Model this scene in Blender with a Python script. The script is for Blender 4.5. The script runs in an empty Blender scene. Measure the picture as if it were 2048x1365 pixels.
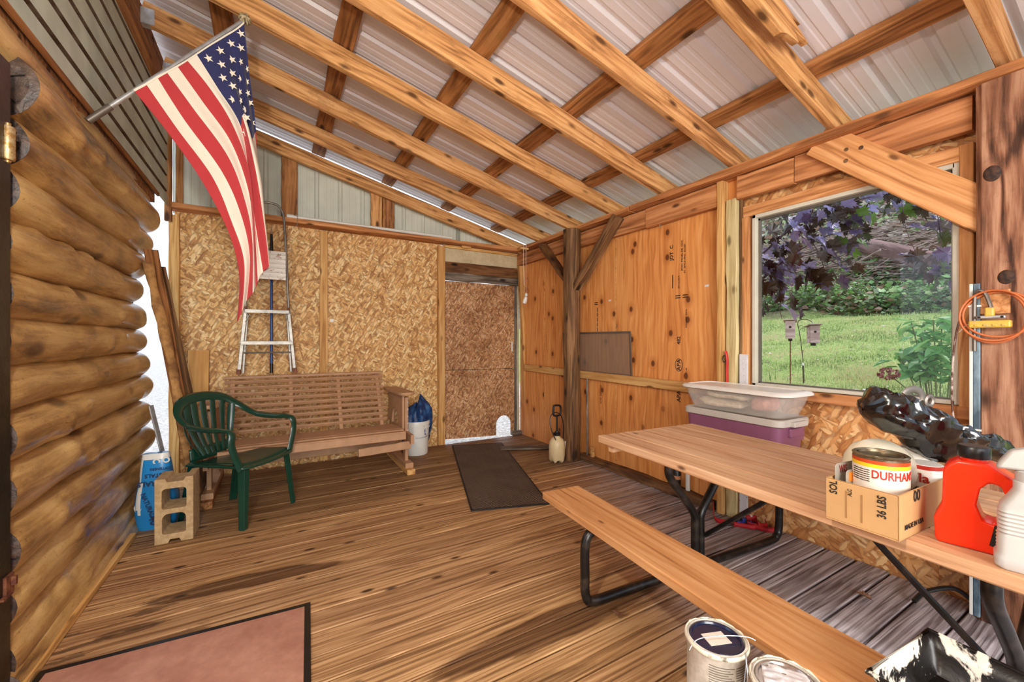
import bpy, bmesh, math, random
from mathutils import Vector, Matrix, Euler, noise
S = bpy.context.scene
C = S.collection
PI = math.pi
R = random.Random(7)

# ---------------------------------------------------------------- camera, world, lights, exposure
cd = bpy.data.cameras.new('camera'); cam = bpy.data.objects.new('camera', cd); C.objects.link(cam)
cam.location = (0, 0, 1.25); cam.rotation_euler = (PI / 2, 0, -math.radians(30.06))
cd.sensor_width = 36.0; cd.lens = 36.0 * 819 / 2048; cd.shift_y = -0.0012; cd.clip_start = 0.02; cd.clip_end = 400
S.camera = cam
S.view_settings.view_transform = 'Standard'; S.view_settings.look = 'None'
S.view_settings.gamma = 1.0; S.view_settings.use_curve_mapping = False
S.view_settings.exposure = 0.08

w = bpy.data.worlds.new('world'); S.world = w; w.use_nodes = True
wn = w.node_tree; wn.nodes.clear()
wo = wn.nodes.new('ShaderNodeOutputWorld'); wb = wn.nodes.new('ShaderNodeBackground')
sky = wn.nodes.new('ShaderNodeTexSky'); sky.sky_type = 'NISHITA'
sky.sun_disc = False; sky.sun_elevation = math.radians(48); sky.sun_rotation = math.radians(60)
sky.air_density = 1.0; sky.dust_density = 2.5; sky.ozone_density = 1.0
mixw = wn.nodes.new('ShaderNodeMix'); mixw.data_type = 'RGBA'; mixw.inputs[0].default_value = 0.55
mixw.inputs[7].default_value = (4.6, 5.0, 5.6, 1)
wn.links.new(sky.outputs[0], mixw.inputs[6]); wn.links.new(mixw.outputs[2], wb.inputs[0])
wb.inputs[1].default_value = 0.33
wn.links.new(wb.outputs[0], wo.inputs[0])

def light(name, kind, loc, energy, color, rot=(0, 0, 0), **k):
    ld = bpy.data.lights.new(name, kind); ld.energy = energy; ld.color = color
    for a, b in k.items(): setattr(ld, a, b)
    o = bpy.data.objects.new(name, ld); o.location = loc; o.rotation_euler = rot; C.objects.link(o); return o
light('sun', 'SUN', (8, -7, 9), 1.9, (1, .97, .95), Vector((-.46, .48, -.75)).to_track_quat('-Z', 'Y').to_euler(), angle=math.radians(7))
light('porch_lamp', 'POINT', (-.34, .45, 2.1), 86, (1, .93, .83), shadow_soft_size=.05)
light('camera_fill', 'AREA', (-.4, -2.9, 1.7), 230, (1, .95, .89), (math.radians(92), 0, math.radians(-22)), shape='RECTANGLE', size=2.6, size_y=1.8)  # added large fill behind the camera, stands for bounced flash

# ---------------------------------------------------------------- helpers
def lin(r, g, b):
    def f(c):
        c /= 255.0
        return c / 12.92 if c <= .04045 else ((c + .055) / 1.055) ** 2.4
    return (f(r), f(g), f(b), 1.0)

class NT:
    def __init__(s, name):
        s.m = bpy.data.materials.new(name); s.m.use_nodes = True; s.t = s.m.node_tree; s.t.nodes.clear()
        s.out = s.t.nodes.new('ShaderNodeOutputMaterial'); s.b = s.t.nodes.new('ShaderNodeBsdfPrincipled')
        s.t.links.new(s.b.outputs[0], s.out.inputs[0])
    def put(s, sock, v):
        if isinstance(v, bpy.types.NodeSocket): s.t.links.new(v, sock)
        elif v is not None:
            try: sock.default_value = v
            except Exception: sock.default_value = (v, v, v)
    def n(s, kind, ins=None, out=0, **a):
        x = s.t.nodes.new('ShaderNode' + kind)
        for k, v in a.items(): setattr(x, k, v)
        for k, v in (ins or {}).items(): s.put(x.inputs[k], v)
        return x.outputs[out]
    def math(s, op, a, b=None, c=None, clamp=False):
        return s.n('Math', {i: v for i, v in enumerate((a, b, c)) if v is not None}, operation=op, use_clamp=clamp)
    def vmul(s, v, sc): return s.n('VectorMath', {0: v, 1: sc}, operation='MULTIPLY')
    def vadd(s, v, sc): return s.n('VectorMath', {0: v, 1: sc}, operation='ADD')
    def mix(s, f, a, b, blend='MIX'):
        x = s.t.nodes.new('ShaderNodeMix'); x.data_type = 'RGBA'; x.blend_type = blend
        s.put(x.inputs[0], f); s.put(x.inputs[6], a); s.put(x.inputs[7], b); return x.outputs[2]
    def ramp(s, f, stops, interp='LINEAR'):
        x = s.t.nodes.new('ShaderNodeValToRGB'); x.color_ramp.interpolation = interp
        e = x.color_ramp.elements
        while len(e) < len(stops): e.new(.5)
        for i, (p, c) in enumerate(stops): e[i].position = p; e[i].color = c if len(c) == 4 else (*c, 1)
        s.put(x.inputs[0], f); return x.outputs[0]
    def rng(s, v, a, b, c=0., d=1.):
        return s.n('MapRange', {0: v, 1: a, 2: b, 3: c, 4: d})
    def bump(s, h, st=.3, dist=.01):
        s.put(s.b.inputs['Normal'], s.n('Bump', {'Strength': st, 'Distance': dist, 'Height': h}))
    def set(s, **k):
        for a, v in k.items(): s.put(s.b.inputs[a.replace('_', ' ')], v)
        return s

def plain(name, col, rough=.5, metal=0., noise_amt=.06, scale=8, bump=0., spec=.5, **k):
    t = NT(name); tc = t.n('TexCoord', out=3)
    f = t.n('TexNoise', {'Vector': tc, 'Scale': scale, 'Detail': 5.})
    dk = tuple(c * (1 - noise_amt * 3) for c in col[:3]) + (1,)
    lt = tuple(min(1, c * (1 + noise_amt * 1.5)) for c in col[:3]) + (1,)
    t.set(Base_Color=t.ramp(f, [(.3, dk), (.7, lt)]), Roughness=rough, Metallic=metal, Specular_IOR_Level=spec)
    for a, v in k.items(): t.put(t.b.inputs[a.replace('_', ' ')], v)
    if bump: t.bump(f, bump, .004)
    return t.m

def wood(name, light_, mid, dark, along=1.2, across=24, rough=.72, bump=.35, knots=.1, var=.25, contrast=(.33, .5, .66), dirt=0., spec=.3, floor=False):
    t = NT(name); tc = t.n('TexCoord', out=3); rn = t.n('ObjectInfo', out=5)
    off = t.n('CombineXYZ', {0: t.math('MULTIPLY', rn, 37.), 1: t.math('MULTIPLY', rn, 91.), 2: t.math('MULTIPLY', rn, 53.)})
    v = t.vadd(tc, off)
    warp = t.n('TexNoise', {'Vector': t.vmul(v, (1.1, 3., 3.)), 'Scale': 1., 'Detail': 2.}, out=1)
    v2 = t.vadd(v, t.vmul(t.n('VectorMath', {0: warp, 1: (.5, .5, .5)}, operation='SUBTRACT'), (.3, .06, .06)))
    n1 = t.n('TexNoise', {'Vector': t.vmul(v2, (along, across, across)), 'Scale': 1., 'Detail': 8., 'Roughness': .65})
    n2 = t.n('TexNoise', {'Vector': t.vmul(v2, (along * .6, across * .28, across * .28)), 'Scale': 1., 'Detail': 3.})
    rings = t.math('SINE', t.math('MULTIPLY', n2, 46.))
    f = t.math('ADD', t.math('MULTIPLY', n1, .86), t.math('MULTIPLY', t.math('ADD', rings, 1.), .075))
    col = t.ramp(f, [(contrast[0], dark), (contrast[1], mid), (contrast[2], light_)])
    kd = t.n('TexVoronoi', {'Vector': t.vmul(v, (3.6, 9., 9.)), 'Scale': 1., 'Randomness': 1.}, out=0)
    if knots:
        kf = t.rng(kd, knots, knots * 2.2, 1., 0.)
        col = t.mix(kf, col, tuple(c * .45 for c in dark[:3]) + (1,))
    big = t.n('TexNoise', {'Vector': t.vmul(v, (1.3, 4., 4.)), 'Scale': 1., 'Detail': 4.})
    col = t.mix(t.rng(big, .45, .75, 0., .45), col, tuple((a * .5 + b * .5) * .8 for a, b in zip(mid[:3], dark[:3])) + (1,))
    if dirt:
        dn = t.n('TexNoise', {'Vector': v, 'Scale': 9., 'Detail': 7., 'Roughness': .7})
        col = t.mix(t.rng(dn, .55, .72, 0., dirt), col, tuple(c * .35 for c in dark[:3]) + (1,))
    if floor:
        gp = t.n('NewGeometry', out=0); sx = t.t.nodes.new('ShaderNodeSeparateXYZ'); t.put(sx.inputs[0], gp)
        X, Y = sx.outputs[0], sx.outputs[1]
        wob = t.n('TexNoise', {'Vector': t.vmul(gp, (1.5, 5., 1.)), 'Scale': 1., 'Detail': 5., 'Roughness': .6})
        wb_ = t.math('SUBTRACT', wob, .5)
        # silvery weathering by the open side, with its bluish daylight painted into the colour
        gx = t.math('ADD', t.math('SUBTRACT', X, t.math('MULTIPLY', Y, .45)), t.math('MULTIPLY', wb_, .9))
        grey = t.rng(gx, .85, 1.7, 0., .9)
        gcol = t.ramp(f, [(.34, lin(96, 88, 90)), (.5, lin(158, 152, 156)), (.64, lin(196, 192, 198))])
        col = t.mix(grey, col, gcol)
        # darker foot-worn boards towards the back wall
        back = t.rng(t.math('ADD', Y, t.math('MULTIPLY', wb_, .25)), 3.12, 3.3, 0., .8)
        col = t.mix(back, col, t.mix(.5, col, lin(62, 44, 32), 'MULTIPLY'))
        # three spilled-liquid stains
        for (cx, cy, rx, ry, st, sh) in ((-.1, 2.52, .42, .075, .85, .06), (1.15, 1.455, .66, .085, .8, .0), (.5, 1.22, .5, .06, .5, .0), (2.1, 4.1, .35, .2, .35, 0), (-.55, 2.35, .10, .03, .6, 0), (-.4, 2.2, .16, .025, .6, 0)):
            dx = t.math('DIVIDE', t.math('SUBTRACT', X, cx), rx)
            yy = t.math('ADD', t.math('SUBTRACT', Y, cy), t.math('MULTIPLY', dx, sh * .5))
            dy = t.math('DIVIDE', yy, ry)
            r2 = t.math('ADD', t.math('ADD', t.math('MULTIPLY', dx, dx), t.math('MULTIPLY', dy, dy)), t.math('MULTIPLY', wb_, 2.2))
            col = t.mix(t.rng(r2, .75, 1.05, st, 0.), col, t.mix(.92, col, lin(98, 66, 44), 'MULTIPLY'))
        # small dark damp spatters by the log wall
        sp = t.n('TexNoise', {'Vector': t.vmul(gp, (5., 22., 1.)), 'Scale': 1., 'Detail': 4., 'Roughness': .6})
        reg = t.math('MULTIPLY', t.rng(X, -.1, -.5, 0., 1.), t.rng(Y, 2.9, 2.5, 0., 1.))
        col = t.mix(t.math('MULTIPLY', t.rng(sp, .58, .61, 0., .75), reg), col, lin(84, 62, 42))
    hsv = t.n('HueSaturation', {'Hue': t.rng(rn, 0., 1., .5 - var * .03, .5 + var * .03), 'Saturation': 1., 'Value': t.rng(rn, 0., 1., 1 - var, 1 + var * .6), 'Color': col})
    t.set(Base_Color=hsv, Roughness=rough, Specular_IOR_Level=spec)
    t.bump(t.math('ADD', f, t.math('MULTIPLY', n1, .5)), bump, .004)
    return t.m

def osb(name, cols, dark, sc=1., axes='XY', dirt=0., seed=0.):
    t = NT(name); tc = t.n('TexCoord', out=3)
    sep = t.t.nodes.new('ShaderNodeSeparateXYZ'); t.put(sep.inputs[0], tc)
    p = t.n('CombineXYZ', {0: sep.outputs[0], 1: sep.outputs[1], 2: seed})
    wn_ = t.n('TexNoise', {'Vector': p, 'Scale': 28., 'Detail': 3.}, out=1)
    p = t.vadd(p, t.vmul(t.n('VectorMath', {0: wn_, 1: (.5, .5, .5)}, operation='SUBTRACT'), (.02, .02, 0)))
    col = None; h = None
    for i, (ang, k) in enumerate(((.15, 1.), (1.7, .9), (.8, 1.15), (2.5, 1.), (1.25, .8), (.45, 1.3), (2.1, 1.1))):
        q = t.vmul(t.vadd(t.n('VectorRotate', {0: p, 3: ang}, rotation_type='Z_AXIS'), (i * 3.1, i * 7.7, 0)), (13 * sc * k, 46 * sc * k, 1))
        vo = t.t.nodes.new('ShaderNodeTexVoronoi'); vo.voronoi_dimensions = '2D'; vo.inputs['Scale'].default_value = 1.
        t.put(vo.inputs['Vector'], q)
        cs = t.t.nodes.new('ShaderNodeSeparateColor'); t.put(cs.inputs[0], vo.outputs['Color'])
        fib = t.n('TexNoise', {'Vector': t.vmul(q, (.8, 5., 1.)), 'Scale': 1., 'Detail': 2.})
        g = t.math('ADD', t.math('MULTIPLY', cs.outputs[0], .75), t.math('MULTIPLY', fib, .3))
        c = t.ramp(g, [(.1, cols[0]), (.35, cols[1]), (.6, cols[2]), (.95, cols[3])])
        edge = t.rng(vo.outputs['Distance'], .35, .62, 0., .55)
        c = t.mix(edge, c, dark)
        if col is None: col, h = c, g
        else:
            m = t.rng(cs.outputs[1], .58, .62)
            col = t.mix(m, col, c)
            h = t.n('Mix', {0: m, 2: h, 3: t.math('ADD', g, cs.outputs[2])}, data_type='FLOAT')
    if dirt:
        dn = t.n('TexNoise', {'Vector': p, 'Scale': 2.3, 'Detail': 5., 'Roughness': .65})
        col = t.mix(t.rng(dn, .4, .7, dirt * .2, dirt), col, t.mix(.9, col, lin(150, 120, 100), 'MULTIPLY'))
    t.set(Base_Color=col, Roughness=.6, Specular_IOR_Level=.35)
    t.bump(h, .35, .003)
    return t.m

def plywood(name):
    t = NT(name); tc = t.n('TexCoord', out=3); rn = t.n('ObjectInfo', out=5)
    v = t.vadd(tc, t.n('CombineXYZ', {0: t.math('MULTIPLY', rn, 31.), 1: t.math('MULTIPLY', rn, 17.), 2: 0.}))
    sep = t.t.nodes.new('ShaderNodeSeparateXYZ'); t.put(sep.inputs[0], v)
    p = t.n('CombineXYZ', {0: sep.outputs[0], 1: sep.outputs[1], 2: 0.})
    wp = t.n('TexNoise', {'Vector': t.vmul(p, (3., 1.2, 1.)), 'Scale': 1., 'Detail': 3.}, out=1)
    q = t.vadd(p, t.vmul(t.n('VectorMath', {0: wp, 1: (.5, .5, .5)}, operation='SUBTRACT'), (.14, .25, 0)))
    g1 = t.n('TexNoise', {'Vector': t.vmul(q, (45., 1.6, 1.)), 'Scale': 1., 'Detail': 6., 'Roughness': .6})
    g2 = t.n('TexNoise', {'Vector': t.vmul(q, (5., .55, 1.)), 'Scale': 1., 'Detail': 2.})
    rg = t.math('SINE', t.math('MULTIPLY', g2, 60.))
    f = t.math('ADD', t.math('MULTIPLY', g1, .9), t.math('MULTIPLY', rg, .05))
    col = t.ramp(f, [(.28, lin(196, 120, 60)), (.48, lin(226, 152, 84)), (.7, lin(240, 178, 112))])
    lg = t.n('TexNoise', {'Vector': t.vmul(p, (4., .7, 1.)), 'Scale': 1., 'Detail': 3.})
    col = t.mix(t.rng(lg, .5, .72, 0., .6), col, lin(236, 172, 104))
    kn = t.t.nodes.new('ShaderNodeTexVoronoi'); kn.voronoi_dimensions = '2D'; t.put(kn.inputs['Vector'], t.vmul(p, (4.6, 3.4, 1.))); kn.inputs['Scale'].default_value = 1.
    cs = t.t.nodes.new('ShaderNodeSeparateColor'); t.put(cs.inputs[0], kn.outputs['Color'])
    on = t.rng(cs.outputs[0], .42, .44)
    halo = t.math('MULTIPLY', t.rng(kn.outputs['Distance'], .07, .28, .6, 0.), on)
    col = t.mix(halo, col, lin(176, 98, 42))
    core = t.math('MULTIPLY', t.rng(kn.outputs['Distance'], .068, .105, 1., 0.), on)
    col = t.mix(core, col, lin(112, 62, 30))
    t.set(Base_Color=col, Roughness=.5, Specular_IOR_Level=.35)
    t.bump(f, .12, .002)
    return t.m

def logmat(name):
    t = NT(name); tc = t.n('TexCoord', out=3); rn = t.n('ObjectInfo', out=5)
    v = t.vadd(tc, t.n('CombineXYZ', {0: t.math('MULTIPLY', rn, 41.), 1: t.math('MULTIPLY', rn, 13.), 2: 0.}))
    n0 = t.n('TexNoise', {'Vector': t.vmul(v, (1.6, 5., 5.)), 'Scale': 1., 'Detail': 6., 'Roughness': .6, 'Distortion': .6})
    n1 = t.n('TexNoise', {'Vector': t.vmul(v, (5., 40., 40.)), 'Scale': 1., 'Detail': 6.})
    n2 = t.n('TexNoise', {'Vector': t.vmul(v, (2.4, 26., 26.)), 'Scale': 1., 'Detail': 8., 'Roughness': .7, 'Distortion': .8})
    f = t.math('ADD', t.math('MULTIPLY', n0, .6), t.math('MULTIPLY', n2, .4))
    col = t.ramp(f, [(.36, lin(92, 64, 38)), (.43, lin(154, 114, 66)), (.51, lin(196, 154, 94)), (.62, lin(226, 190, 126))])
    pk = t.n('TexNoise', {'Vector': v, 'Scale': 60., 'Detail': 4., 'Roughness': .7})
    col = t.mix(t.rng(pk, .6, .7, 0., .5), col, lin(84, 54, 28))
    kd = t.n('TexVoronoi', {'Vector': t.vmul(v, (2.2, 5., 5.)), 'Scale': 1.}, out=0)
    col = t.mix(t.rng(kd, .1, .2, .85, 0.), col, lin(84, 52, 28))
    t.set(Base_Color=col, Roughness=t.rng(n0, .3, .7, .28, .5), Specular_IOR_Level=.5, Coat_Weight=.5, Coat_Roughness=.2)
    t.bump(t.math('ADD', t.math('MULTIPLY', n0, .6), t.math('MULTIPLY', n1, .4)), .5, .012)
    return t.m

def patchy(name, a, b, scale, lo, hi, rough=.5, bump=.2, stretch=(1, 1, 1), detail=6., distort=0., metal=0.):
    t = NT(name); tc = t.n('TexCoord', out=3)
    f = t.n('TexNoise', {'Vector': t.vmul(tc, stretch), 'Scale': scale, 'Detail': detail, 'Roughness': .6, 'Distortion': distort})
    g = t.n('TexNoise', {'Vector': tc, 'Scale': scale * 7, 'Detail': 3.})
    c = t.mix(t.rng(f, lo, hi), a, b)
    c = t.mix(t.rng(g, .3, .7, 0., .25), c, t.mix(.5, c, (0, 0, 0, 1)))
    t.set(Base_Color=c, Roughness=rough, Metallic=metal); t.bump(f, bump, .005)
    return t.m

# ---- mesh builder
class MB:
    def __init__(s): s.v = []; s.f = []; s.m = []
    def add(s, vs, fs, mi=0):
        o = len(s.v); s.v += [tuple(p) for p in vs]; s.f += [tuple(i + o for i in f) for f in fs]; s.m += [mi] * len(fs); return s
    def box(s, c, d, mi=0, rot=None):
        x, y, z = (q / 2 for q in d)
        vs = [Vector((a * x, b * y, g * z)) for a in (-1, 1) for b in (-1, 1) for g in (-1, 1)]
        if rot: m = Euler(rot).to_matrix(); vs = [m @ p for p in vs]
        vs = [p + Vector(c) for p in vs]
        return s.add(vs, [(0, 1, 3, 2), (4, 6, 7, 5), (0, 4, 5, 1), (2, 3, 7, 6), (0, 2, 6, 4), (1, 5, 7, 3)], mi)
    def ring(s, sections, close=False, caps=True, mi=0):
        n = len(sections[0]); vs = [p for sec in sections for p in sec]; fs = []
        L = len(sections)
        for i in range(L - (0 if close else 1)):
            j = (i + 1) % L
            for k in range(n):
                l = (k + 1) % n
                fs.append((i * n + k, i * n + l, j * n + l, j * n + k))
        if caps and not close: fs += [tuple(range(n - 1, -1, -1)), tuple((L - 1) * n + k for k in range(n))]
        return s.add(vs, fs, mi)
    def tube(s, pts, r, n=10, mi=0, close=False, flat=None):
        pts = [Vector(p) for p in pts]; secs = []; L = len(pts); nrm = None
        for i, p in enumerate(pts):
            if close: t = pts[(i + 1) % L] - pts[i - 1]
            else: t = (pts[min(i + 1, L - 1)] - pts[max(i - 1, 0)])
            t.normalize()
            if nrm is None:
                up = Vector((0, 0, 1)) if abs(t.z) < .9 else Vector((0, 1, 0)); nrm = t.cross(up).normalized()
            nrm = (nrm - t * nrm.dot(t)).normalized(); b = t.cross(nrm)
            rr = r[i] if isinstance(r, (list, tuple)) else r
            secs.append([p + nrm * (rr * math.cos(a)) + b * (rr * (flat or 1) * math.sin(a)) for a in (2 * PI * k / n for k in range(n))])
        return s.ring(secs, close, True, mi)
    def lathe(s, prof, n=28, c=(0, 0, 0), mi=0, sx=1., sy=1.):
        secs = [[(c[0] + r * sx * math.cos(2 * PI * k / n), c[1] + r * sy * math.sin(2 * PI * k / n), c[2] + z) for k in range(n)] for r, z in prof]
        return s.ring(secs, False, True, mi)
    def prism(s, poly, z0, z1, mi=0, M=None):
        n = len(poly); vs = [Vector((x, y, z0)) for x, y in poly] + [Vector((x, y, z1)) for x, y in poly]
        if M: vs = [M @ p for p in vs]
        fs = [tuple(range(n - 1, -1, -1)), tuple(range(n, 2 * n))] + [(i, (i + 1) % n, n + (i + 1) % n, n + i) for i in range(n)]
        return s.add(vs, fs, mi)
    def grid(s, fn, nu, nv, mi=0):
        vs = [fn(i / nu, j / nv) for i in range(nu + 1) for j in range(nv + 1)]
        fs = [(i * (nv + 1) + j, (i + 1) * (nv + 1) + j, (i + 1) * (nv + 1) + j + 1, i * (nv + 1) + j + 1) for i in range(nu) for j in range(nv)]
        return s.add(vs, fs, mi)
    def build(s, name, mat, parent=None, loc=(0, 0, 0), rot=(0, 0, 0), smooth=False, bevel=0., solid=0., sub=0, label=None):
        me = bpy.data.meshes.new(name); me.from_pydata(s.v, [], s.f)
        for m in (mat if isinstance(mat, (list, tuple)) else [mat]): me.materials.append(m)
        if isinstance(mat, (list, tuple)): me.polygons.foreach_set('material_index', s.m)
        bm = bmesh.new(); bm.from_mesh(me); bmesh.ops.recalc_face_normals(bm, faces=bm.faces); bm.to_mesh(me); bm.free()
        if smooth: me.polygons.foreach_set('use_smooth', [True] * len(me.polygons))
        o = bpy.data.objects.new(name, me); C.objects.link(o); o.location = loc; o.rotation_euler = rot
        if parent: o.parent = parent
        if solid: q = o.modifiers.new('s', 'SOLIDIFY'); q.thickness = solid; q.offset = 0
        if bevel: q = o.modifiers.new('b', 'BEVEL'); q.width = bevel; q.segments = 2; q.limit_method = 'ANGLE'; q.angle_limit = .6
        if sub: q = o.modifiers.new('u', 'SUBSURF'); q.levels = sub; q.render_levels = sub
        if smooth and (bevel or True):
            try: me.set_sharp_from_angle(angle=math.radians(40))
            except Exception: pass
        if label: o['label'] = label
        return o

def tag(o, label, cat, group=None, kind=None):
    o['label'] = label; o['category'] = cat
    if group: o['group'] = group
    if kind: o['kind'] = kind
    return o
def thing(name, label, cat, loc=(0, 0, 0), rot=(0, 0, 0), group=None):
    o = bpy.data.objects.new(name, None); C.objects.link(o); o.location = loc; o.rotation_euler = rot
    o.empty_display_size = .1
    return tag(o, label, cat, group)
def struct(name):
    o = bpy.data.objects.new(name, None); C.objects.link(o); o['kind'] = 'structure'; return o

def frame(x, up):
    x = Vector(x).normalized(); up = Vector(up)
    y = up.cross(x).normalized(); z = x.cross(y)
    m = Matrix((x, y, z)).transposed(); return m
def beam(name, p0, p1, wd, ht, mat, parent=None, up=(0, 0, 1), jit=.0025, seg=10, label=None, taper=1.):
    """rough sawn timber: runs along its own x axis from p0 to p1, wd across (y), ht high (z)"""
    p0, p1 = Vector(p0), Vector(p1); L = (p1 - p0).length; c = .004; m = MB(); secs = []
    rr = random.Random(hash((round(p0.x, 3), round(p1.y, 3), round(p0.z, 3))) & 0xffff)
    for i in range(seg + 1):
        x = -L / 2 + L * i / seg; k = 1 + (taper - 1) * i / seg; a, b = wd / 2 * k, ht / 2 * k
        jy, jz = rr.gauss(0, jit), rr.gauss(0, jit)
        if i in (0, seg): jy *= .3; jz *= .3
        pts = [(-a + c, -b), (a - c, -b), (a, -b + c), (a, b - c), (a - c, b), (-a + c, b), (-a, b - c), (-a, -b + c)]
        secs.append([(x, py + jy * (1 if py > 0 else -.4) * .8 + rr.gauss(0, jit * .25), pz + jz * (1 if pz > 0 else -.4) * .8 + rr.gauss(0, jit * .25)) for py, pz in pts])
    m.ring(secs)
    o = m.build(name, mat, parent, label=label)
    o.matrix_local = Matrix.Translation((p0 + p1) / 2) @ frame(p1 - p0, up).to_4x4()
    return o
def panel(name, origin, U, V, wd, ht, th, mat, parent=None, label=None, holes=None):
    """flat sheet: local x along U (width), y along V (height), thickness th away from the room"""
    U, V = Vector(U), Vector(V); N_ = U.cross(V)
    m = MB().box((wd / 2, ht / 2, -th / 2), (wd, ht, th)); o = m.build(name, mat, parent, label=label)
    o.matrix_local = Matrix.Translation(Vector(origin)) @ Matrix((U, V, N_)).transposed().to_4x4()
    return o
def curve_pts(ctrl, n=8, close=False):
    P = [Vector(p) for p in ctrl]; out = []; L = len(P)
    rngi = range(L if close else L - 1)
    for i in rngi:
        p0 = P[(i - 1) % L] if close or i > 0 else P[0]; p1 = P[i]; p2 = P[(i + 1) % L]
        p3 = P[(i + 2) % L] if close or i < L - 2 else P[-1]
        for k in range(n):
            t = k / n
            out.append(.5 * ((2 * p1) + (p2 - p0) * t + (2 * p0 - 5 * p1 + 4 * p2 - p3) * t * t + (3 * p1 - p0 - 3 * p2 + p3) * t ** 3))
    if not close: out.append(P[-1])
    return out
def lettering(body, size, mat, parent, M4, name='lettering', bend=None, sx=1., align='CENTER', bold=.02):
    cu = bpy.data.curves.new('t', 'FONT'); cu.body = body; cu.size = size; cu.align_x = align; cu.align_y = 'CENTER'; cu.extrude = .0004; cu.resolution_u = 3; cu.offset = bold * size
    o = bpy.data.objects.new('t', cu); C.objects.link(o)
    me = bpy.data.meshes.new_from_object(o); bpy.data.objects.remove(o); bpy.data.curves.remove(cu)
    for v in me.vertices: v.co.x *= sx
    if bend:
        bm = bmesh.new(); bm.from_mesh(me)
        bmesh.ops.subdivide_edges(bm, edges=[e for e in bm.edges if e.calc_length() > bend * .12], cuts=2); bm.to_mesh(me); bm.free()
        for v in me.vertices:
            a = v.co.x / bend; r = bend + v.co.z
            v.co = Vector((r * math.sin(a), v.co.y, r * math.cos(a) - bend))
    me.name = name; me.materials.clear(); me.materials.append(mat)
    q = bpy.data.objects.new(name, me); C.objects.link(q); q.parent = parent; q.matrix_local = M4
    return q
def onface(o, U, V, sp=0.0):
    U, V = Vector(U).normalized(), Vector(V).normalized(); N_ = U.cross(V)
    return Matrix.Translation(Vector(o) + N_ * sp) @ Matrix((U, V, N_)).transposed().to_4x4()
def copy_tree(o, parent=None):
    c = o.copy(); C.objects.link(c); c.parent = parent
    for ch in list(o.children): copy_tree(ch, c)
    return c
def leafpoly(kind):
    if kind == 'maple':
        h = [(0, 0), (.14, .06), (.42, -.06), (.36, .12), (.56, .22), (.40, .30), (.62, .52), (.42, .50), (.44, .66), (.22, .58), (.18, .80), (.07, .74)]
        return h + [(0, 1.02)] + [(-x, y) for x, y in reversed(h[1:])]
    return [(0, 0), (.16, .12), (.28, .34), (.30, .55), (.2, .78), (0, 1), (-.2, .78), (-.30, .55), (-.28, .34), (-.16, .12)]
def leafmesh(name, kind, mat, fold=.25, droop=.3):
    P = leafpoly(kind); vs = []; cx = (0, .42)
    def z(x, y): return abs(x) * fold - droop * y * y * .6
    vs.append((0, .42, z(0, .42)))
    vs += [(x, y, z(x, y) + (.04 if i % 3 == 0 else 0)) for i, (x, y) in enumerate(P)]
    n = len(P); fs = [(0, i + 1, (i + 1) % n + 1) for i in range(n)]
    me = bpy.data.meshes.new(name); me.from_pydata(vs, [], fs); me.materials.append(mat); return me

# ---------------------------------------------------------------- materials
RAF = wood('rafter_wood', lin(226, 174, 118), lin(204, 146, 90), lin(136, 88, 50), across=34, along=1.2, dirt=.35, bump=.4, knots=.09, var=.1)
PUR = wood('purlin_wood', lin(190, 134, 82), lin(162, 108, 62), lin(104, 66, 36), across=30, along=1.2, dirt=.3, bump=.4, knots=.1, var=.12)
BEAM = wood('beam_wood', lin(218, 156, 104), lin(192, 128, 78), lin(134, 82, 46), across=26, along=.9, knots=.08, var=.08)
STUD = wood('stud_pine', lin(232, 190, 124), lin(214, 164, 98), lin(176, 124, 66), across=34, along=1., bump=.2, knots=.09, var=.1)
OLD = wood('old_timber', lin(150, 112, 74), lin(116, 82, 52), lin(66, 44, 28), across=30, along=1., bump=.7, knots=.12, var=.15)
OLD2 = wood('old_brown_plank', lin(150, 106, 62), lin(110, 72, 40), lin(52, 32, 20), across=12, along=1.4, bump=.4, var=.1)
GREYW = wood('grey_weathered', lin(150, 138, 122), lin(112, 100, 86), lin(66, 56, 46), across=26, along=1., bump=.6, var=.1)
POSTR = wood('hewn_post', lin(186, 140, 110), lin(146, 98, 72), lin(66, 40, 28), across=22, along=1.6, bump=1., knots=.12, var=.05, contrast=(.38, .5, .62), dirt=.4)
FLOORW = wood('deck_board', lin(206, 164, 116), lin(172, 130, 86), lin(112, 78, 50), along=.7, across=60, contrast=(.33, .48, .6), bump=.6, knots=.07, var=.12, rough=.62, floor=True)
TABW = wood('table_wood', lin(216, 176, 138), lin(202, 156, 116), lin(160, 114, 78), across=38, along=1., bump=.25, knots=.05, var=.05, contrast=(.28, .45, .62))
BENCHW = wood('bench_wood', lin(222, 168, 114), lin(206, 146, 90), lin(160, 104, 58), across=36, along=1., bump=.25, knots=.05, var=.05, contrast=(.28, .45, .62))
GLIDE = plain('glider_paint', lin(180, 138, 102), .55, noise_amt=.05, scale=12)
OSBW = osb('osb_wall', (lin(160, 108, 62), lin(216, 166, 102), lin(234, 190, 124), lin(248, 222, 168)), lin(128, 84, 46), sc=.9)
OSBR = osb('osb_right', (lin(166, 100, 56), lin(212, 150, 88), lin(228, 172, 112), lin(244, 206, 150)), lin(140, 82, 44), sc=.75, seed=3.)
OSBD = osb('osb_door', (lin(146, 98, 66), lin(200, 146, 98), lin(224, 174, 122), lin(240, 206, 162)), lin(96, 60, 38), sc=1.25, dirt=.7, seed=5.)
PLY = plywood('plywood_face')
LOG = logmat('varnished_log')
LOGEND = wood('log_end', lin(96, 74, 60), lin(66, 48, 38), lin(26, 18, 14), across=20, along=20, bump=1., knots=0, var=.1, rough=.4, spec=.6)
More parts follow.
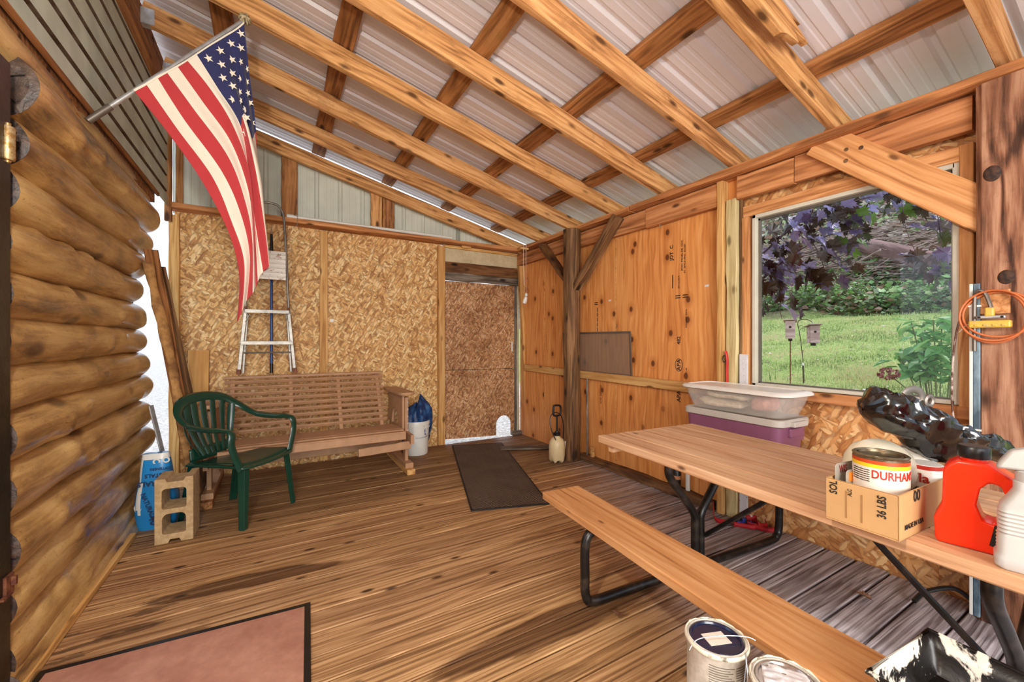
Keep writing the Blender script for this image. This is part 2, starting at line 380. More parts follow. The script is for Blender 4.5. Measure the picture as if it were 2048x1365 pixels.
BLACKW = patchy('tarred_wood', lin(16, 13, 12), lin(44, 36, 32), 14, .45, .7, .35, .5)
SHEET = plain('roof_sheet_paint', lin(224, 220, 224), .34, noise_amt=.02, scale=3, spec=.5)
SIDING = plain('cabin_siding_paint', lin(204, 220, 210), .4, noise_amt=.08, scale=5)
SIDINGR = patchy('rusty_rib', lin(72, 52, 36), lin(108, 92, 74), 9, .4, .6, .5)
GABLE = plain('gable_sheet_paint', lin(208, 212, 198), .35, noise_amt=.04, scale=4)
WHITEB = patchy('white_painted_board', lin(214, 198, 162), lin(196, 178, 140), 5, .4, .6, .5)
VINYL = plain('white_vinyl', lin(226, 226, 218), .35, noise_amt=.02)
ALUM = plain('aluminium', lin(152, 148, 140), .42, .75, noise_amt=.08, scale=30)
GREYMET = plain('grey_metal', lin(120, 112, 104), .4, .6, noise_amt=.05)
GALV = plain('galvanised', lin(196, 198, 200), .35, .7, noise_amt=.08, scale=25)
BLACKMET = patchy('black_enamel_tube', lin(20, 19, 19), lin(78, 66, 56), 9, .52, .75, .32, .2)
BLACKP = plain('black_plastic', lin(22, 22, 23), .35)
WHITEP = plain('white_plastic', lin(232, 228, 220), .35, noise_amt=.02)
RUST = patchy('rust', lin(90, 44, 28), lin(140, 86, 54), 30, .4, .6, .7)
DARK = plain('dark_gap', lin(26, 20, 16), .9)
SOIL = patchy('soil', lin(88, 74, 56), lin(120, 106, 84), 6, .4, .6, .95)
INK = plain('black_ink', lin(28, 22, 18), .7)

# ---------------------------------------------------------------- floor
floor = struct('floor')
MB().box((1.0, 1.5, -.09), (3.9, 6.6, .08)).build('joist_bed', DARK, floor)
y = -1.74; k = 0
meshes = []
for q in range(6):
    L = 3.66; m = MB(); rr = random.Random(q)
    secs = []
    for i in range(13):
        x = -L / 2 + L * i / 12; g = .0012 + .0045 * i / 12; hw = .075 - g + rr.uniform(-.0008, .0008)
        zt = rr.uniform(-.0012, .0012)
        secs.append([(x, -hw, -.04), (x, hw, -.04), (x, hw, -.004 + zt), (x, hw - .004, zt), (x, -hw + .004, zt), (x, -hw, -.004 + zt)])
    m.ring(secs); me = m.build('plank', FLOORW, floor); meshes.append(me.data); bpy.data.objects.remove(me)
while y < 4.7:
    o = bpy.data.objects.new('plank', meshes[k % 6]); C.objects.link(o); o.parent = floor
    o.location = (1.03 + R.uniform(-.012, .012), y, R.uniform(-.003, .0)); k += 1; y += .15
beam('edge_board', (-.79, 1.2, .018), (-.775, 3.42, .018), .035, .035, STUD, floor, jit=.002)

# ---------------------------------------------------------------- ceiling: rafters, purlins, ribbed sheets
ceil = struct('ceiling')
def rz(x): return 2.447 + .25 * (2.75 - x)
for i in range(10):
    y = 4.14 - .612 * i
    xa, xb = -.755, 3.12
    jy = R.uniform(-.006, .006)
    hh = .072
    if abs(y - 1.08) < .05:
        beam('rafter', (xa, y + .02, rz(xa) + hh), (xb, y + jy + .02, rz(xb) + hh), .05, .142, RAF, ceil, seg=14, jit=.006)
    else:
        beam('rafter', (xa, y, rz(xa) + hh), (xb, y + jy, rz(xb) + hh), .046, .142, RAF, ceil, seg=14, jit=.0035)
# splintered board sistered onto the fifth rafter
m = MB(); pr = [(0, 0), (.95, 0), (1.0, .03), (1.10, .05), (1.06, .08), (1.18, .10), (1.02, .125), (1.09, .14), (.9, .15), (0, .15)]
m.prism(pr, 0, .03)
o = m.build('splintered_board', RAF, ceil, label='broken splintered board nailed beside a rafter')
x0 = 1.05; o.matrix_local = Matrix.Translation((x0, 1.02, rz(x0) - .006)) @ frame((1, 0, -.25), (0, -1, 0)).to_4x4() @ Matrix.Translation((0, 0, 0))
for x in (-.31, .385, 1.09, 1.79, 2.47):
    zz = rz(x) + .146 + .02
    beam('purlin', (x, -1.7, zz), (x + .01, 4.74, zz), .125, .036, PUR, ceil, up=(.25, 0, 1), seg=20, jit=.0035)
prof = []
for r in range(4):
    b = r * .2286
    prof += [(b, 0), (b + .012, 0), (b + .026, .02), (b + .046, .02), (b + .060, 0), (b + .105, 0), (b + .112, .0028), (b + .128, .0028), (b + .135, 0), (b + .170, 0), (b + .177, .0028), (b + .193, .0028), (b + .2, 0)]
prof.append((.9144, 0)); prof += [(.9264, 0), (.9404, .02), (.9604, .02), (.9744, 0)]
def sheetmesh(name, mat, L, seg=1):
    vs = []; n = len(prof)
    for i in range(seg + 1):
        vs += [(L * i / seg, a, h) for a, h in prof]
    fs = [(i * n + k, i * n + k + 1, (i + 1) * n + k + 1, (i + 1) * n + k) for i in range(seg) for k in range(n - 1)]
    me = bpy.data.meshes.new(name); me.from_pydata(vs, [], fs); me.materials.append(mat); return me
sm = sheetmesh('roof_panel', SHEET, 4.25, 6)
for i in range(8):
    o = bpy.data.objects.new('roof_panel', sm); C.objects.link(o); o.parent = ceil
    x0 = -.79; z0 = rz(x0) + .190 + (.001 if i % 2 else 0)
    o.matrix_local = Matrix.Translation((x0, -2.56 + .9144 * i, z0)) @ frame((1, 0, -.25), (0, 0, 1)).to_4x4()
    s_ = o.modifiers.new('s', 'SOLIDIFY'); s_.thickness = .0012
ledger = beam('ledger', (-.78, -1.6, 3.335), (-.78, 4.7, 3.335), .045, .235, PUR, ceil, seg=14)
for y in (4.14, 3.528, 2.916, 2.304):
    m = MB()
    m.box((0, -.026, -.03), (.07, .002, .10)).box((0, .026, -.03), (.07, .002, .10)).box((0, 0, -.082), (.07, .054, .002))
    m.box((.02, -.028, .0), (.008, .003, .008)).box((.02, -.028, -.05), (.008, .003, .008))
    m.build('joist_hanger', GALV, ceil, loc=(-.72, y, rz(-.72) + .08))

# ---------------------------------------------------------------- left wall: varnished logs, cabin siding above
wl = struct('wall_left')
def log(zc, y0, y1, r0, seed, xc=-.895, end=0, label=None):
    rr = random.Random(seed); m = MB(); n = 28; L = y1 - y0; seg = 44; secs = []
    knots = [(rr.uniform(.1, .95), rr.uniform(-.9, .9), rr.uniform(.008, .022)) for _ in range(4)]
    for i in range(seg + 1):
        t = i / seg; x = -L / 2 + L * t
        rr_ = r0 * (1 + .03 * math.sin(t * 5 + seed) + .02 * math.sin(t * 13 + seed * 2)) * (1.06 - .10 * t)
        if i == 0: rr_ *= .96
        if i == seg: rr_ *= .72
        if i == seg - 1: rr_ *= .94
        sec = []
        for k in range(n):
            a = 2 * PI * k / n
            e = 0
            for kt, ka, kh in knots:
                da = (a - (1.5 * PI + ka) + PI) % (2 * PI) - PI
                d2 = ((t - kt) * L / .05) ** 2 + (da * r0 / .045) ** 2
                e += kh * math.exp(-d2)
            nz = noise.noise(Vector((x * 3, math.cos(a) * 1.2 + seed, math.sin(a) * 1.2))) * .007
            q = rr_ + e + nz
            sec.append((x, q * math.sin(a), q * math.cos(a) * 1.0))
        secs.append(sec)
    m.ring(secs, caps=False)
    o = m.build('log', LOG, wl, smooth=True, label=label)
    o.matrix_local = Matrix.Translation((xc, (y0 + y1) / 2, zc)) @ frame((0, 1, 0), (0, 0, 1)).to_4x4()
    # dark checked end grain facing the doorway
    e = MB(); sec0 = secs[0]; ctr = (sec0[0][0] - .004, 0, 0)
    vs = [ctr] + [(p[0] - .001, p[1] * 1.0, p[2] * 1.0) for p in sec0] + [((p[0] - .006), p[1] * .8, p[2] * .8) for p in sec0]
    fs = [(0, 1 + n + (k + 1) % n, 1 + n + k) for k in range(n)] + [(1 + k, 1 + n + k, 1 + n + (k + 1) % n, 1 + (k + 1) % n) for k in range(n)]
    e.add(vs, fs)
    for a in (.3, 1.4, 2.5, 3.9, 5.1):
        e.box((ctr[0] - .004, math.sin(a) * r0 * .4, math.cos(a) * r0 * .4), (.004, .003, r0 * .75), 1, (a * -1, 0, 0))
    e.build('end_grain', [LOGEND, DARK], o, label='dark cracked end grain')
    return o
zs = [.10, .293, .49, .693, .895, 1.068, 1.243, 1.415, 1.60, 1.79, 1.98]
rs = [.105, .106, .108, .110, .100, .094, .094, .100, .102, .104, .105]
st = [2.14, 2.15, 2.16, 2.14, 2.16, 2.14, 2.15, 2.15, 2.14, 2.18, 2.22]
en = [4.18, 4.12, 4.22, 4.12, 4.2, 4.10, 4.05, 3.98, 3.92, 4.02, 4.12]
for i in range(11):
    log(zs[i], st[i], en[i], rs[i], i * 3 + 1, xc=-.905 + (.01 if i == 10 else 0))
log(2.20, 2.24, 4.28, .128, 50, xc=-.90)
log(2.345, -1.6, 4.2, .088, 61, xc=-.905)
MB().box((-.985, 3.15, 1.15), (.10, 2.0, 2.3)).build('log_backing_slab', DARK, wl)  # added slab behind the logs, stops daylight leaking between them
MB().box((-1.02, -.2, 1.15), (.10, 2.4, 2.3)).build('cabin_wall_plank', PUR, wl)
m = MB(); ny = 8; zz = 2.40
sec = []
while zz < 3.26:
    sec += [(0, zz), (0, zz + .098), (-.022, zz + .106), (-.022, zz + .122), (0, zz + .130)]; zz += .135
vs = []; fs = []
for j in range(2):
    vs += [(-.80 + a, -1.6 + 6.25 * j, z) for a, z in sec]
n = len(sec); m.add(vs, [(k, k + 1, n + k + 1, n + k) for k in range(n - 1)], 0)
m.m = [1 if (k % 5) in (1, 2, 3) else 0 for k in range(n - 1)]
m.build('siding_sheet', [SIDING, SIDINGR], wl, solid=.001)
MB().box((-.835, 1.3, 2.40), (.03, 5.8, .14)).build('backing_board', PUR, wl)
log(.0, 2.12, 3.9, .092, 77, xc=-.865)
beam('sill_strip', (-.80, -1.5, 2.395), (-.80, 4.2, 2.40), .02, .03, PUR, wl)
# door jamb at the extreme left
jb = struct('trim_1')
m = MB().box((-.897, 2.06, 1.12), (.19, .135, 2.2)).box((-.925, 2.0, 1.12), (.14, .03, 2.2)).box((-.86, 1.975, 1.12), (.14, .02, 2.2))
m.build('door_jamb', BLACKW, jb, bevel=.006)
BRASS = patchy('old_brass', lin(168, 126, 60), lin(204, 182, 142), 60, .4, .6, .4, metal=.6)
m = MB().lathe([(.0, -.06), (.016, -.058), (.018, -.052), (.018, .052), (.016, .058), (.0, .06)], 16).lathe([(0, -.07), (.008, -.066), (.008, .07), (0, .072)], 10)
m.build('hinge', BRASS, jb, loc=(-.800, 2.10, 1.93), smooth=True, label='brass hinge knuckle')
MB().box((0, 0, 0), (.012, .05, .07)).box((.008, .01, .01), (.02, .012, .03)).box((.0, -.02, -.03), (.02, .06, .008)).build('strike_plate', RUST, jb, loc=(-.80, 2.10, .40), label='rusty latch plate')

# ---------------------------------------------------------------- back wall
wb_ = struct('wall_back')
Yb = 4.70
def backpanel(x0, x1, z0, z1, mat, nm='osb_panel', label=None, y=Yb):
    return panel(nm, (x0, y, z0), (1, 0, 0), (0, 0, 1), x1 - x0, z1 - z0, .012, mat, wb_, label)
# panel() thickness runs away from U x V = -Y normal: sheet front faces the room
backpanel(-.78, .445, -.12, 2.42, OSBW); backpanel(.449, 1.72, -.12, 2.42, OSBW)
beam('stud', (-.775, 4.66, 0), (-.775, 4.66, 2.36), .075, .04, STUD, wb_, up=(0, -1, 0))
beam('stud', (.44, 4.67, 0), (.44, 4.67, 2.38), .075, .035, STUD, wb_, up=(0, -1, 0))
beam('stud', (1.715, 4.65, 0), (1.715, 4.65, 2.37), .08, .06, STUD, wb_, up=(0, -1, 0), jit=.004)
beam('top_plate', (-.80, 4.62, 2.425), (2.80, 4.62, 2.415), .16, .045, BEAM, wb_, jit=.004, seg=16)
beam('plate_strip', (1.76, 4.655, 2.375), (2.76, 4.655, 2.365), .03, .03, STUD, wb_)
MB().box((2.03, 4.63, 2.385), (.12, .03, .03)).build('wood_block', STUD, wb_, bevel=.003)
backpanel(1.757, 2.84, 2.19, 2.42, WHITEB, 'header_board', 'cream painted header board', 4.67)
beam('header_plank', (1.757, 4.665, 2.125), (2.84, 4.665, 2.125), .04, .13, OLD2, wb_)
beam('header_plank', (1.757, 4.66, 2.015), (2.84, 4.66, 2.01), .04, .095, GREYW, wb_, label='grey weathered header plank', jit=.005)
beam('stud', (2.80, 4.60, 2.22), (2.90, 4.58, .02), .085, .05, STUD, wb_, up=(0, -1, 0), label='leaning pale stud beside the door')
beam('door_frame_strip', (2.765, 4.69, .02), (2.765, 4.69, 1.97), .022, .05, GREYW, wb_, up=(0, -1, 0))
beam('door_frame_strip', (2.815, 4.70, .02), (2.80, 4.70, 1.97), .02, .04, WHITEB, wb_, up=(0, -1, 0))
MB().box((2.25, 4.722, .876), (.98, .012, .05)).build('seam_batten', DARK, wb_)
MB().box((2.74, 4.62, .03), (.14, .06, .05)).build('wood_block', GREYW, wb_, bevel=.003)
# gable: metal sheets, studs, sloping end rafter
gs = None
for i in range(4):
    x0 = -.80 + .9144 * i
    vs = []; fs = []; n = len(prof)
    for a, h in prof:
        xx = x0 + a; vs += [(xx, 4.75 - h, 2.40), (xx, 4.75 - h, min(rz(xx) + .05, 3.4))]
    fs = [(2 * k, 2 * k + 2, 2 * k + 3, 2 * k + 1) for k in range(n - 1)]
    o = MB().add(vs, fs).build('gable_sheet', GABLE, wb_); q = o.modifiers.new('s', 'SOLIDIFY'); q.thickness = .001
def gz(x): return 3.066 - .25 * (x - .19)
beam('end_rafter', (-.76, 4.60, gz(-.76) + .03), (2.85, 4.60, gz(2.85) + .03), .045, .13, RAF, wb_, seg=14)
beam('gable_stud', (.125, 4.66, 2.45), (.125, 4.66, 3.12), .14, .04, PUR, wb_, up=(0, -1, 0))
beam('gable_stud', (.965, 4.655, 2.45), (.965, 4.655, 2.9), .115, .045, RAF, wb_, up=(0, -1, 0))
beam('gable_stud', (1.10, 4.665, 2.45), (1.10, 4.665, 2.87), .13, .03, PUR, wb_, up=(0, -1, 0))
beam('gable_stud', (-.80, 4.56, 2.28), (-.80, 4.56, 3.28), .05, .05, PUR, wb_, up=(0, -1, 0))
beam('gable_stud', (-.74, 4.66, 2.44), (-.74, 4.66, 3.28), .05, .04, RAF, wb_, up=(0, -1, 0))
def sticker(loc, rot=(0, 0, 0)):
    o = MB().box((0, 0, 0), (.034, .0008, .030)).build('price_sticker', WHITEP, None, loc=loc, rot=rot); return o
tag(sticker((.52, 4.699, 1.455)), 'tiny white staple tag on the strand board right of the ladder', 'tag')
# door of strand board with a cat hole
d1 = struct('door_1')
def arch(x0, x1, ztop, n=10):
    r = (x1 - x0) / 2; zc = ztop - r
    return [(x0, 0)] + [(x0 + r - r * math.cos(PI * i / n), zc + r * math.sin(PI * i / n)) for i in range(n + 1)] + [(x1, 0)]
hole = arch(2.475, 2.695, .262)
lo = [(1.762, .045), (2.475, .012)] + hole[1:-1] + [(2.695, .0), (2.745, .0), (2.745, .868), (1.762, .878)]
MT = Matrix(((1, 0, 0, 0), (0, 0, -1, 4.70), (0, 1, 0, 0), (0, 0, 0, 1)))
MB().prism(lo, 0, .014, M=MT).build('door_panel', OSBD, d1)
# object coords of the flake texture need x,y in plane: rotate mesh data
for o in [o for o in d1.children]:
    o.data.transform(MT.inverted()); o.matrix_local = MT
up_ = [(1.762, .884), (2.745, .874), (2.745, 1.965), (1.762, 1.965)]
o = MB().prism(up_, 0, .014).build('door_panel', OSBD, d1); o.matrix_local = MT
MB().box((0, 0, 0), (.022, .006, .13)).box((0, -.005, .035), (.007, .006, .007)).box((0, -.005, -.035), (.007, .006, .007)).build('door_latch', WHITEP, d1, loc=(2.71, 4.682, 1.16), bevel=.003, label='white latch strip')

# ---------------------------------------------------------------- right wall
wr = struct('wall_right')
Xr = 2.84
def rpanel(y0, y1, z0, z1, mat, nm, x=Xr, label=None, th=.012):
    return panel(nm, (x, y1, z0), (0, -1, 0), (0, 0, 1), y1 - y0, z1 - z0, th, mat, wr, label)
for a, b in ((4.118, 4.69), (2.912, 4.112), (1.70, 2.906)):
    rpanel(a, b, -.12, 2.42, PLY, 'plywood_panel')
for yy in (4.115, 2.909):
    MB().box((Xr + .0, yy, 1.15), (.004, .007, 2.2)).build('seam_strip', STUD, wr)
beam('rail', (2.805, 4.50, .895), (2.805, 1.83, .875), .035, .08, STUD, wr, jit=.002, seg=12)
beam('beam', (2.805, 4.68, 2.305), (2.805, 2.49, 2.305), .05, .15, BEAM, wr, seg=10)
beam('beam', (2.795, 2.485, 2.30), (2.795, 1.82, 2.30), .045, .165, BEAM, wr, seg=6)
beam('beam', (2.80, 1.68, 2.305), (2.80, 1.32, 2.30), .045, .16, BEAM, wr, seg=6)
beam('beam', (2.80, 1.315, 2.305), (2.80, .57, 2.30), .045, .16, BEAM, wr, seg=6)
beam('top_plate', (2.775, 4.72, 2.412), (2.775, 2.62, 2.412), .15, .045, BEAM, wr, seg=12, jit=.004)
beam('top_plate', (2.775, 2.60, 2.412), (2.775, -1.6, 2.412), .15, .045, BEAM, wr, seg=20, jit=.004)
beam('bottom_plate', (2.80, 1.86, .03), (2.80, 3.36, .03), .085, .06, OLD, wr, seg=12, jit=.005)
beam('stud', (2.80, 1.80, .0), (2.80, 1.80, 2.39), .05, .07, STUD, wr, up=(-1, 0, 0), seg=14)
beam('stud', (2.81, 1.725, .0), (2.81, 1.725, 2.24), .075, .055, wood('pale_greenish_pine', lin(220, 204, 156), lin(196, 176, 128), lin(150, 126, 84), across=22, bump=.5, knots=.08), wr, up=(-1, 0, 0), seg=14, jit=.004)
beam('stud', (2.825, 1.672, .3), (2.825, 1.672, 2.24), .022, .03, OLD, wr, up=(-1, 0, 0), seg=14, jit=.003)
# strand board around the window
OX = 2.875
def osbr(y0, y1, z0, z1): rpanel(y0, y1, z0, z1, OSBR, 'osb_panel', OX)
osbr(.52, 1.70, -.12, .93); osbr(.52, 1.70, 2.12, 2.42); osbr(1.60, 1.70, .93, 2.12); osbr(.52, .62, .93, 2.12)
# window surround boards
NEW = wood('new_orange_pine', lin(228, 174, 120), lin(212, 150, 94), lin(166, 108, 62), across=36, along=1., bump=.15, knots=.06, var=.06)
beam('window_board', (2.835, 1.655, 2.135), (2.835, .60, 2.135), .05, .075, NEW, wr, seg=8)
beam('window_board', (2.835, 1.642, .93), (2.835, 1.642, 2.095), .045, .05, NEW, wr, up=(-1, 0, 0), seg=8)
beam('window_board', (2.83, .595, .87), (2.83, .595, 2.17), .05, .05, NEW, wr, up=(-1, 0, 0), seg=8)
beam('window_board', (2.825, 1.66, .905), (2.825, .57, .905), .07, .06, BEAM, wr, seg=8)
# window
w1 = struct('window_1')
m = MB()
for (y0, y1, z0, z1) in ((.635, 1.60, .938, .958), (.635, 1.60, 2.075, 2.10), (1.575, 1.60, .938, 2.10), (.62, .645, .938, 2.10)):
    m.box((2.845, (y0 + y1) / 2, (z0 + z1) / 2), (.05, y1 - y0, z1 - z0))
m.build('window_frame', plain('grey_vinyl', lin(206, 202, 186), .4, noise_amt=.03), w1, bevel=.003)
m = MB()
for (y0, y1, z0, z1) in ((.645, 1.575, .958, .966), (.645, 1.575, 2.062, 2.075), (1.562, 1.575, .958, 2.075), (.645, .655, .958, 2.075)):
    m.box((2.862, (y0 + y1) / 2, (z0 + z1) / 2), (.02, y1 - y0, z1 - z0))
m.build('glazing_bead', GREYMET, w1)
t = NT('window_glass'); t.set(Base_Color=(1, 1, 1, 1), Roughness=0., Transmission_Weight=1., IOR=1.02, Specular_IOR_Level=.35)
tr = t.t.nodes.new('ShaderNodeBsdfTransparent'); gl = t.t.nodes.new('ShaderNodeBsdfGlossy'); gl.inputs['Roughness'].default_value = .0
ms = t.t.nodes.new('ShaderNodeMixShader'); fr = t.n('Fresnel', {0: 1.35}); t.put(ms.inputs[0], fr)
t.t.links.new(tr.outputs[0], ms.inputs[1]); t.t.links.new(gl.outputs[0], ms.inputs[2]); t.t.links.new(ms.outputs[0], t.out.inputs[0])
GLASS = t.m
MB().box((2.866, 1.11, 1.515), (.004, .94, 1.12)).build('pane', GLASS, w1)
# round post with two braces
m = MB(); secs = []
for i in range(25):
    z = 2.40 * i / 24; sec = []
    for k in range(24):
        a = 2 * PI * k / 24
        r = .088 * (1 + .035 * math.sin(z * 3 + 1)) + noise.noise(Vector((z * 2, math.cos(a) * 2, math.sin(a) * 2))) * .008 - (.008 if k in (18,) else 0)
        sec.append((z - 1.2, r * math.cos(a), r * math.sin(a)))
    secs.append(sec)
m.ring(secs); o = m.build('post', OLD, wr, smooth=True, label='dark round post'); o.matrix_local = Matrix.Translation((2.69, 3.40, 1.2)) @ frame((0, 0, 1), (1, 0, 0)).to_4x4()
beam('brace', (2.72, 3.98, 2.36), (2.70, 3.43, 1.83), .05, .10, OLD2, wr, up=(-1, 0, 0), jit=.004)
beam('brace', (2.72, 2.76, 2.38), (2.70, 3.33, 1.78), .06, .105, OLD, wr, up=(-1, 0, 0), jit=.004)
beam('thin_strip', (2.80, 3.28, 0), (2.80, 3.28, .9), .012, .02, ALUM, wr, up=(-1, 0, 0))
MB().box((2.80, 3.20, .1), (.03, .03, .11)).build('wood_block', STUD, wr, bevel=.002)
# diagonal brace in front of the window, big hewn post
o = panel('brace', (2.755, 1.205, 2.395), (0, 1, 0), (0, 0, 1), .1, .1, .036, NEW, wr); bpy.data.objects.remove(o)
beam('brace', (2.765, 1.18, 2.42), (2.765, .50, 1.80), .17, .038, NEW, wr, up=(-1, 0, 0), seg=8, jit=.001, label='wide diagonal brace board with three round knots')
br = C.objects[-1] if False else [o for o in wr.children if o.get('label', '').startswith('wide diagonal')][0]
for (a, b) in ((-.28, .012), (-.22, .045), (-.24, -.035)):
    MB().lathe([(0, 0), (.011, 0), (.010, .0008), (0, .001)], 14).build('knot', OLD, br, loc=(a, b, .019))
m = MB(); secs = []
for i in range(31):
    z = 2.395 * i / 30; sec = []
    base = [(-.115, -.125), (.115, -.125), (.13, -.1), (.13, .1), (.115, .125), (-.115, .125), (-.13, .105), (-.13, .05), (-.13, 0), (-.13, -.05), (-.13, -.105)]
    for k, (a, b) in enumerate(base):
        nn = noise.noise(Vector((z * 2.4, k * 1.7, 3))) * .007
        sec.append((z - 1.2, b * (1 + nn * 3), a + nn))
    secs.append(sec)
m.ring(secs); o = m.build('post', POSTR, wr, label='thick hewn reddish post')
o.matrix_local = Matrix.Translation((2.85, .425, 1.2)) @ frame((0, 0, 1), (1, 0, 0)).to_4x4()
m = MB().lathe([(0, .004), (.018, .005), (.03, .001), (.036, -.004)], 20)
for (zz, yy, s) in ((1.52, .46, .9), (1.98, .50, 1.), (2.25, .34, .8)):
    m.build('knot', patchy('dark_knot', lin(40, 26, 20), lin(80, 52, 36), 40, .4, .6, .8), wr, loc=(2.718, yy, zz), rot=(0, -PI / 2, 0), smooth=True).scale = (s, s * .8, s)
# screw hook, small tags, stamps on the plywood
def stamp(txt, y, z, size, vert=True, sx=1., x=Xr - .0006):
    U, V = ((0, 0, 1), (0, 1, 0)) if vert else ((0, -1, 0), (0, 0, 1))
    if vert: U, V = (0, 0, 1), (0, 1, 0)
    lettering(txt, size, INK, wr, onface((x, y, z), U, V), 'mill_stamp', sx=sx)
for (txt, y, z, s, sx) in (('JDT  C', 2.27, 1.97, .045, 1.), ('SPAN  PANEL 5/8  CDX', 2.17, 1.93, .022, 1.1), ('AT  SPACE AND  EDGES', 2.145, 1.90, .020, 1.1),
                   ('EXT-CLASS-R', 2.20, 1.72, .018, 1.), ('482', 2.20, 1.245, .045, 1.), ('THICKNESS  5/8 IN.', 2.13, 1.42, .018, 1.), ('PS 1-95', 2.13, 1.00, .016, 1.)):
    stamp(txt, y, z, s, True, sx)
for (yy, zz) in ((2.21, 1.60), (2.14, 1.60), (3.19, 1.62)):
    for dz in (-.009, .009):
        MB().box((Xr - .0008, yy, zz + dz), (.001, .05, .008)).build('mill_stamp', INK, wr)
for (yy, z0, z1) in ((2.26, 1.66, 1.80), (3.17, 1.33, 1.58)):
    for k in range(5 if yy > 3 else 1):
        h = (z1 - z0) / (5 if yy > 3 else 1)
        MB().box((Xr - .0008, yy, z0 + h * (k + .5)), (.001, .008, h * .8)).build('mill_stamp', INK, wr)
def apa(y, z):
    m = MB(); n = 28
    m.tube([(Xr - .001, y + .034 * math.cos(2 * PI * k / n), z + .05 * math.sin(2 * PI * k / n)) for k in range(n)], .0025, 4, close=True)
    m.build('mill_stamp', INK, wr); stamp('APA', y, z, .05, True)
apa(2.20, 1.045)
stamp('APA', 2.20, .79, .05, True); stamp('RATED  SHEATHING', 3.12, .70, .02, True)
tag(sticker((Xr - .001, 1.95, 1.665), (.3, 0, PI / 2)), 'small white staple tag on the plywood beside a knot near the pale stud', 'tag')
tag(sticker((Xr - .001, 2.99, 1.64), (.4, 0, PI / 2)), 'small white staple tag on the plywood just right of the round post', 'tag')

# ---------------------------------------------------------------- picnic table (frame, top boards, two benches)
TB = thing('picnic_table', 'wooden picnic table with attached benches on black bent tube legs', 'table', (1.85, .70, 0), (0, 0, 0))
ta = -math.radians(4.3)
def tp(x, y, z=0):   # table-local from world-aligned offsets (x across, y along) before turning by ta
    c_, s_ = math.cos(ta), math.sin(ta); return Vector((x * c_ - y * s_, x * s_ + y * c_, z))
# along axis: v = direction of +y turned
for i in range(5):
    xc = -.36 + .1425 * i
    beam('tabletop_board', tp(xc, -.90, .721), tp(xc, .93, .721), .1365, .038, TABW, TB, seg=12, jit=.0008)
bn = {}
for sgn in (-1, 1):
    xb = -.555 if sgn < 0 else .70
    bn[sgn] = beam('bench_board', tp(xb, -.75, .40), tp(xb, 1.10, .40), .235, .038, BENCHW, TB, seg=12, jit=.001)
def legframe(y, side):
    m = MB(); r = .0215
    pts = curve_pts([tp(-.53, y, .375), tp(-.60, y, .36), tp(-.655, y, .31), tp(-.66, y, .15), tp(-.655, y, .06), tp(-.61, y, .024), tp(-.4, y, .022), tp(.3, y, .022), tp(.70, y, .022), tp(.775, y, .04), tp(.80, y, .10), tp(.80, y, .30), tp(.77, y, .36), tp(.70, y, .378)], 7)
    m.tube(pts, r, 14); m.build('leg', BLACKMET, TB, smooth=True)
    for s, dx in ((-1, .0), (1, .0)):
        m = MB(); c0 = .085
        top = c0 + s * .215
        pts = curve_pts([tp(top, y, .70), tp(top, y, .60), tp(top - s * .01, y, .53), tp(top - s * .10, y, .42), tp(c0 + s * .03, y, .31), tp(c0 + s * .021, y, .24), tp(c0 + s * .021, y, .12), tp(c0 + s * .021, y, .045)], 6)
        m.tube(pts, r, 14); m.build('upright', BLACKMET, TB, smooth=True)
        MB().box(tp(top, y, .697), (.06, .05, .005), rot=(0, 0, ta)).build('bracket', BLACKMET, TB)
    m = MB(); m.tube([tp(.12, y - side * .02, .19), tp(.11, y - side * .33, .47), tp(.10, y - side * .56, .70)], .012, 8); m.build('brace', BLACKMET, TB, smooth=True)
    for xb in (-.56, .71): MB().box(tp(xb, y, .379), (.18, .04, .004), rot=(0, 0, ta)).build('bracket', BLACKMET, TB)
legframe(.73, 1); legframe(-.40, -1)
beam('cross_cleat', tp(-.40, .86, .683), tp(.25, .86, .683), .04, .036, TABW, TB)

# ---------------------------------------------------------------- flag and pole
fl = thing('flag_pole', 'grey metal flag pole slanting up to the rafters', 'pole', (-.78, 2.80, 2.355))
def fpl(x, z, d=0.):     # point on the slanting vertical plane of the flag (world) with offset d towards the room
    return Vector((x + .158 * d, 2.80 + .16 * (x + .78) - .987 * d, z))
orig = Vector(fl.location)
MB().tube([fpl(-.78, 2.355) - orig, fpl(-.155, 3.150) - orig], .012, 12).build('pole', GALV, fl, smooth=True)
MB().tube([fpl(-.80, 2.33, .0) - orig, fpl(-.72, 2.43, 0) - orig], .016, 12).build('pole_socket', GREYMET, fl, smooth=True)
m = MB(); ROPE = patchy('rope', lin(196, 178, 140), lin(120, 102, 76), 60, .4, .6, .9)
for k in range(5):
    a = k * 1.3
    m.tube([Vector((-.155 + .028 * math.cos(t) * math.cos(a), 2.90 + .028 * math.sin(t), 3.155 + .028 * math.cos(t) * math.sin(a))) - orig for t in (2 * PI * q / 12 for q in range(12))], .006, 6, close=True)
m.build('rope_knot', ROPE, fl, smooth=True, label='frayed rope knot at the tip')
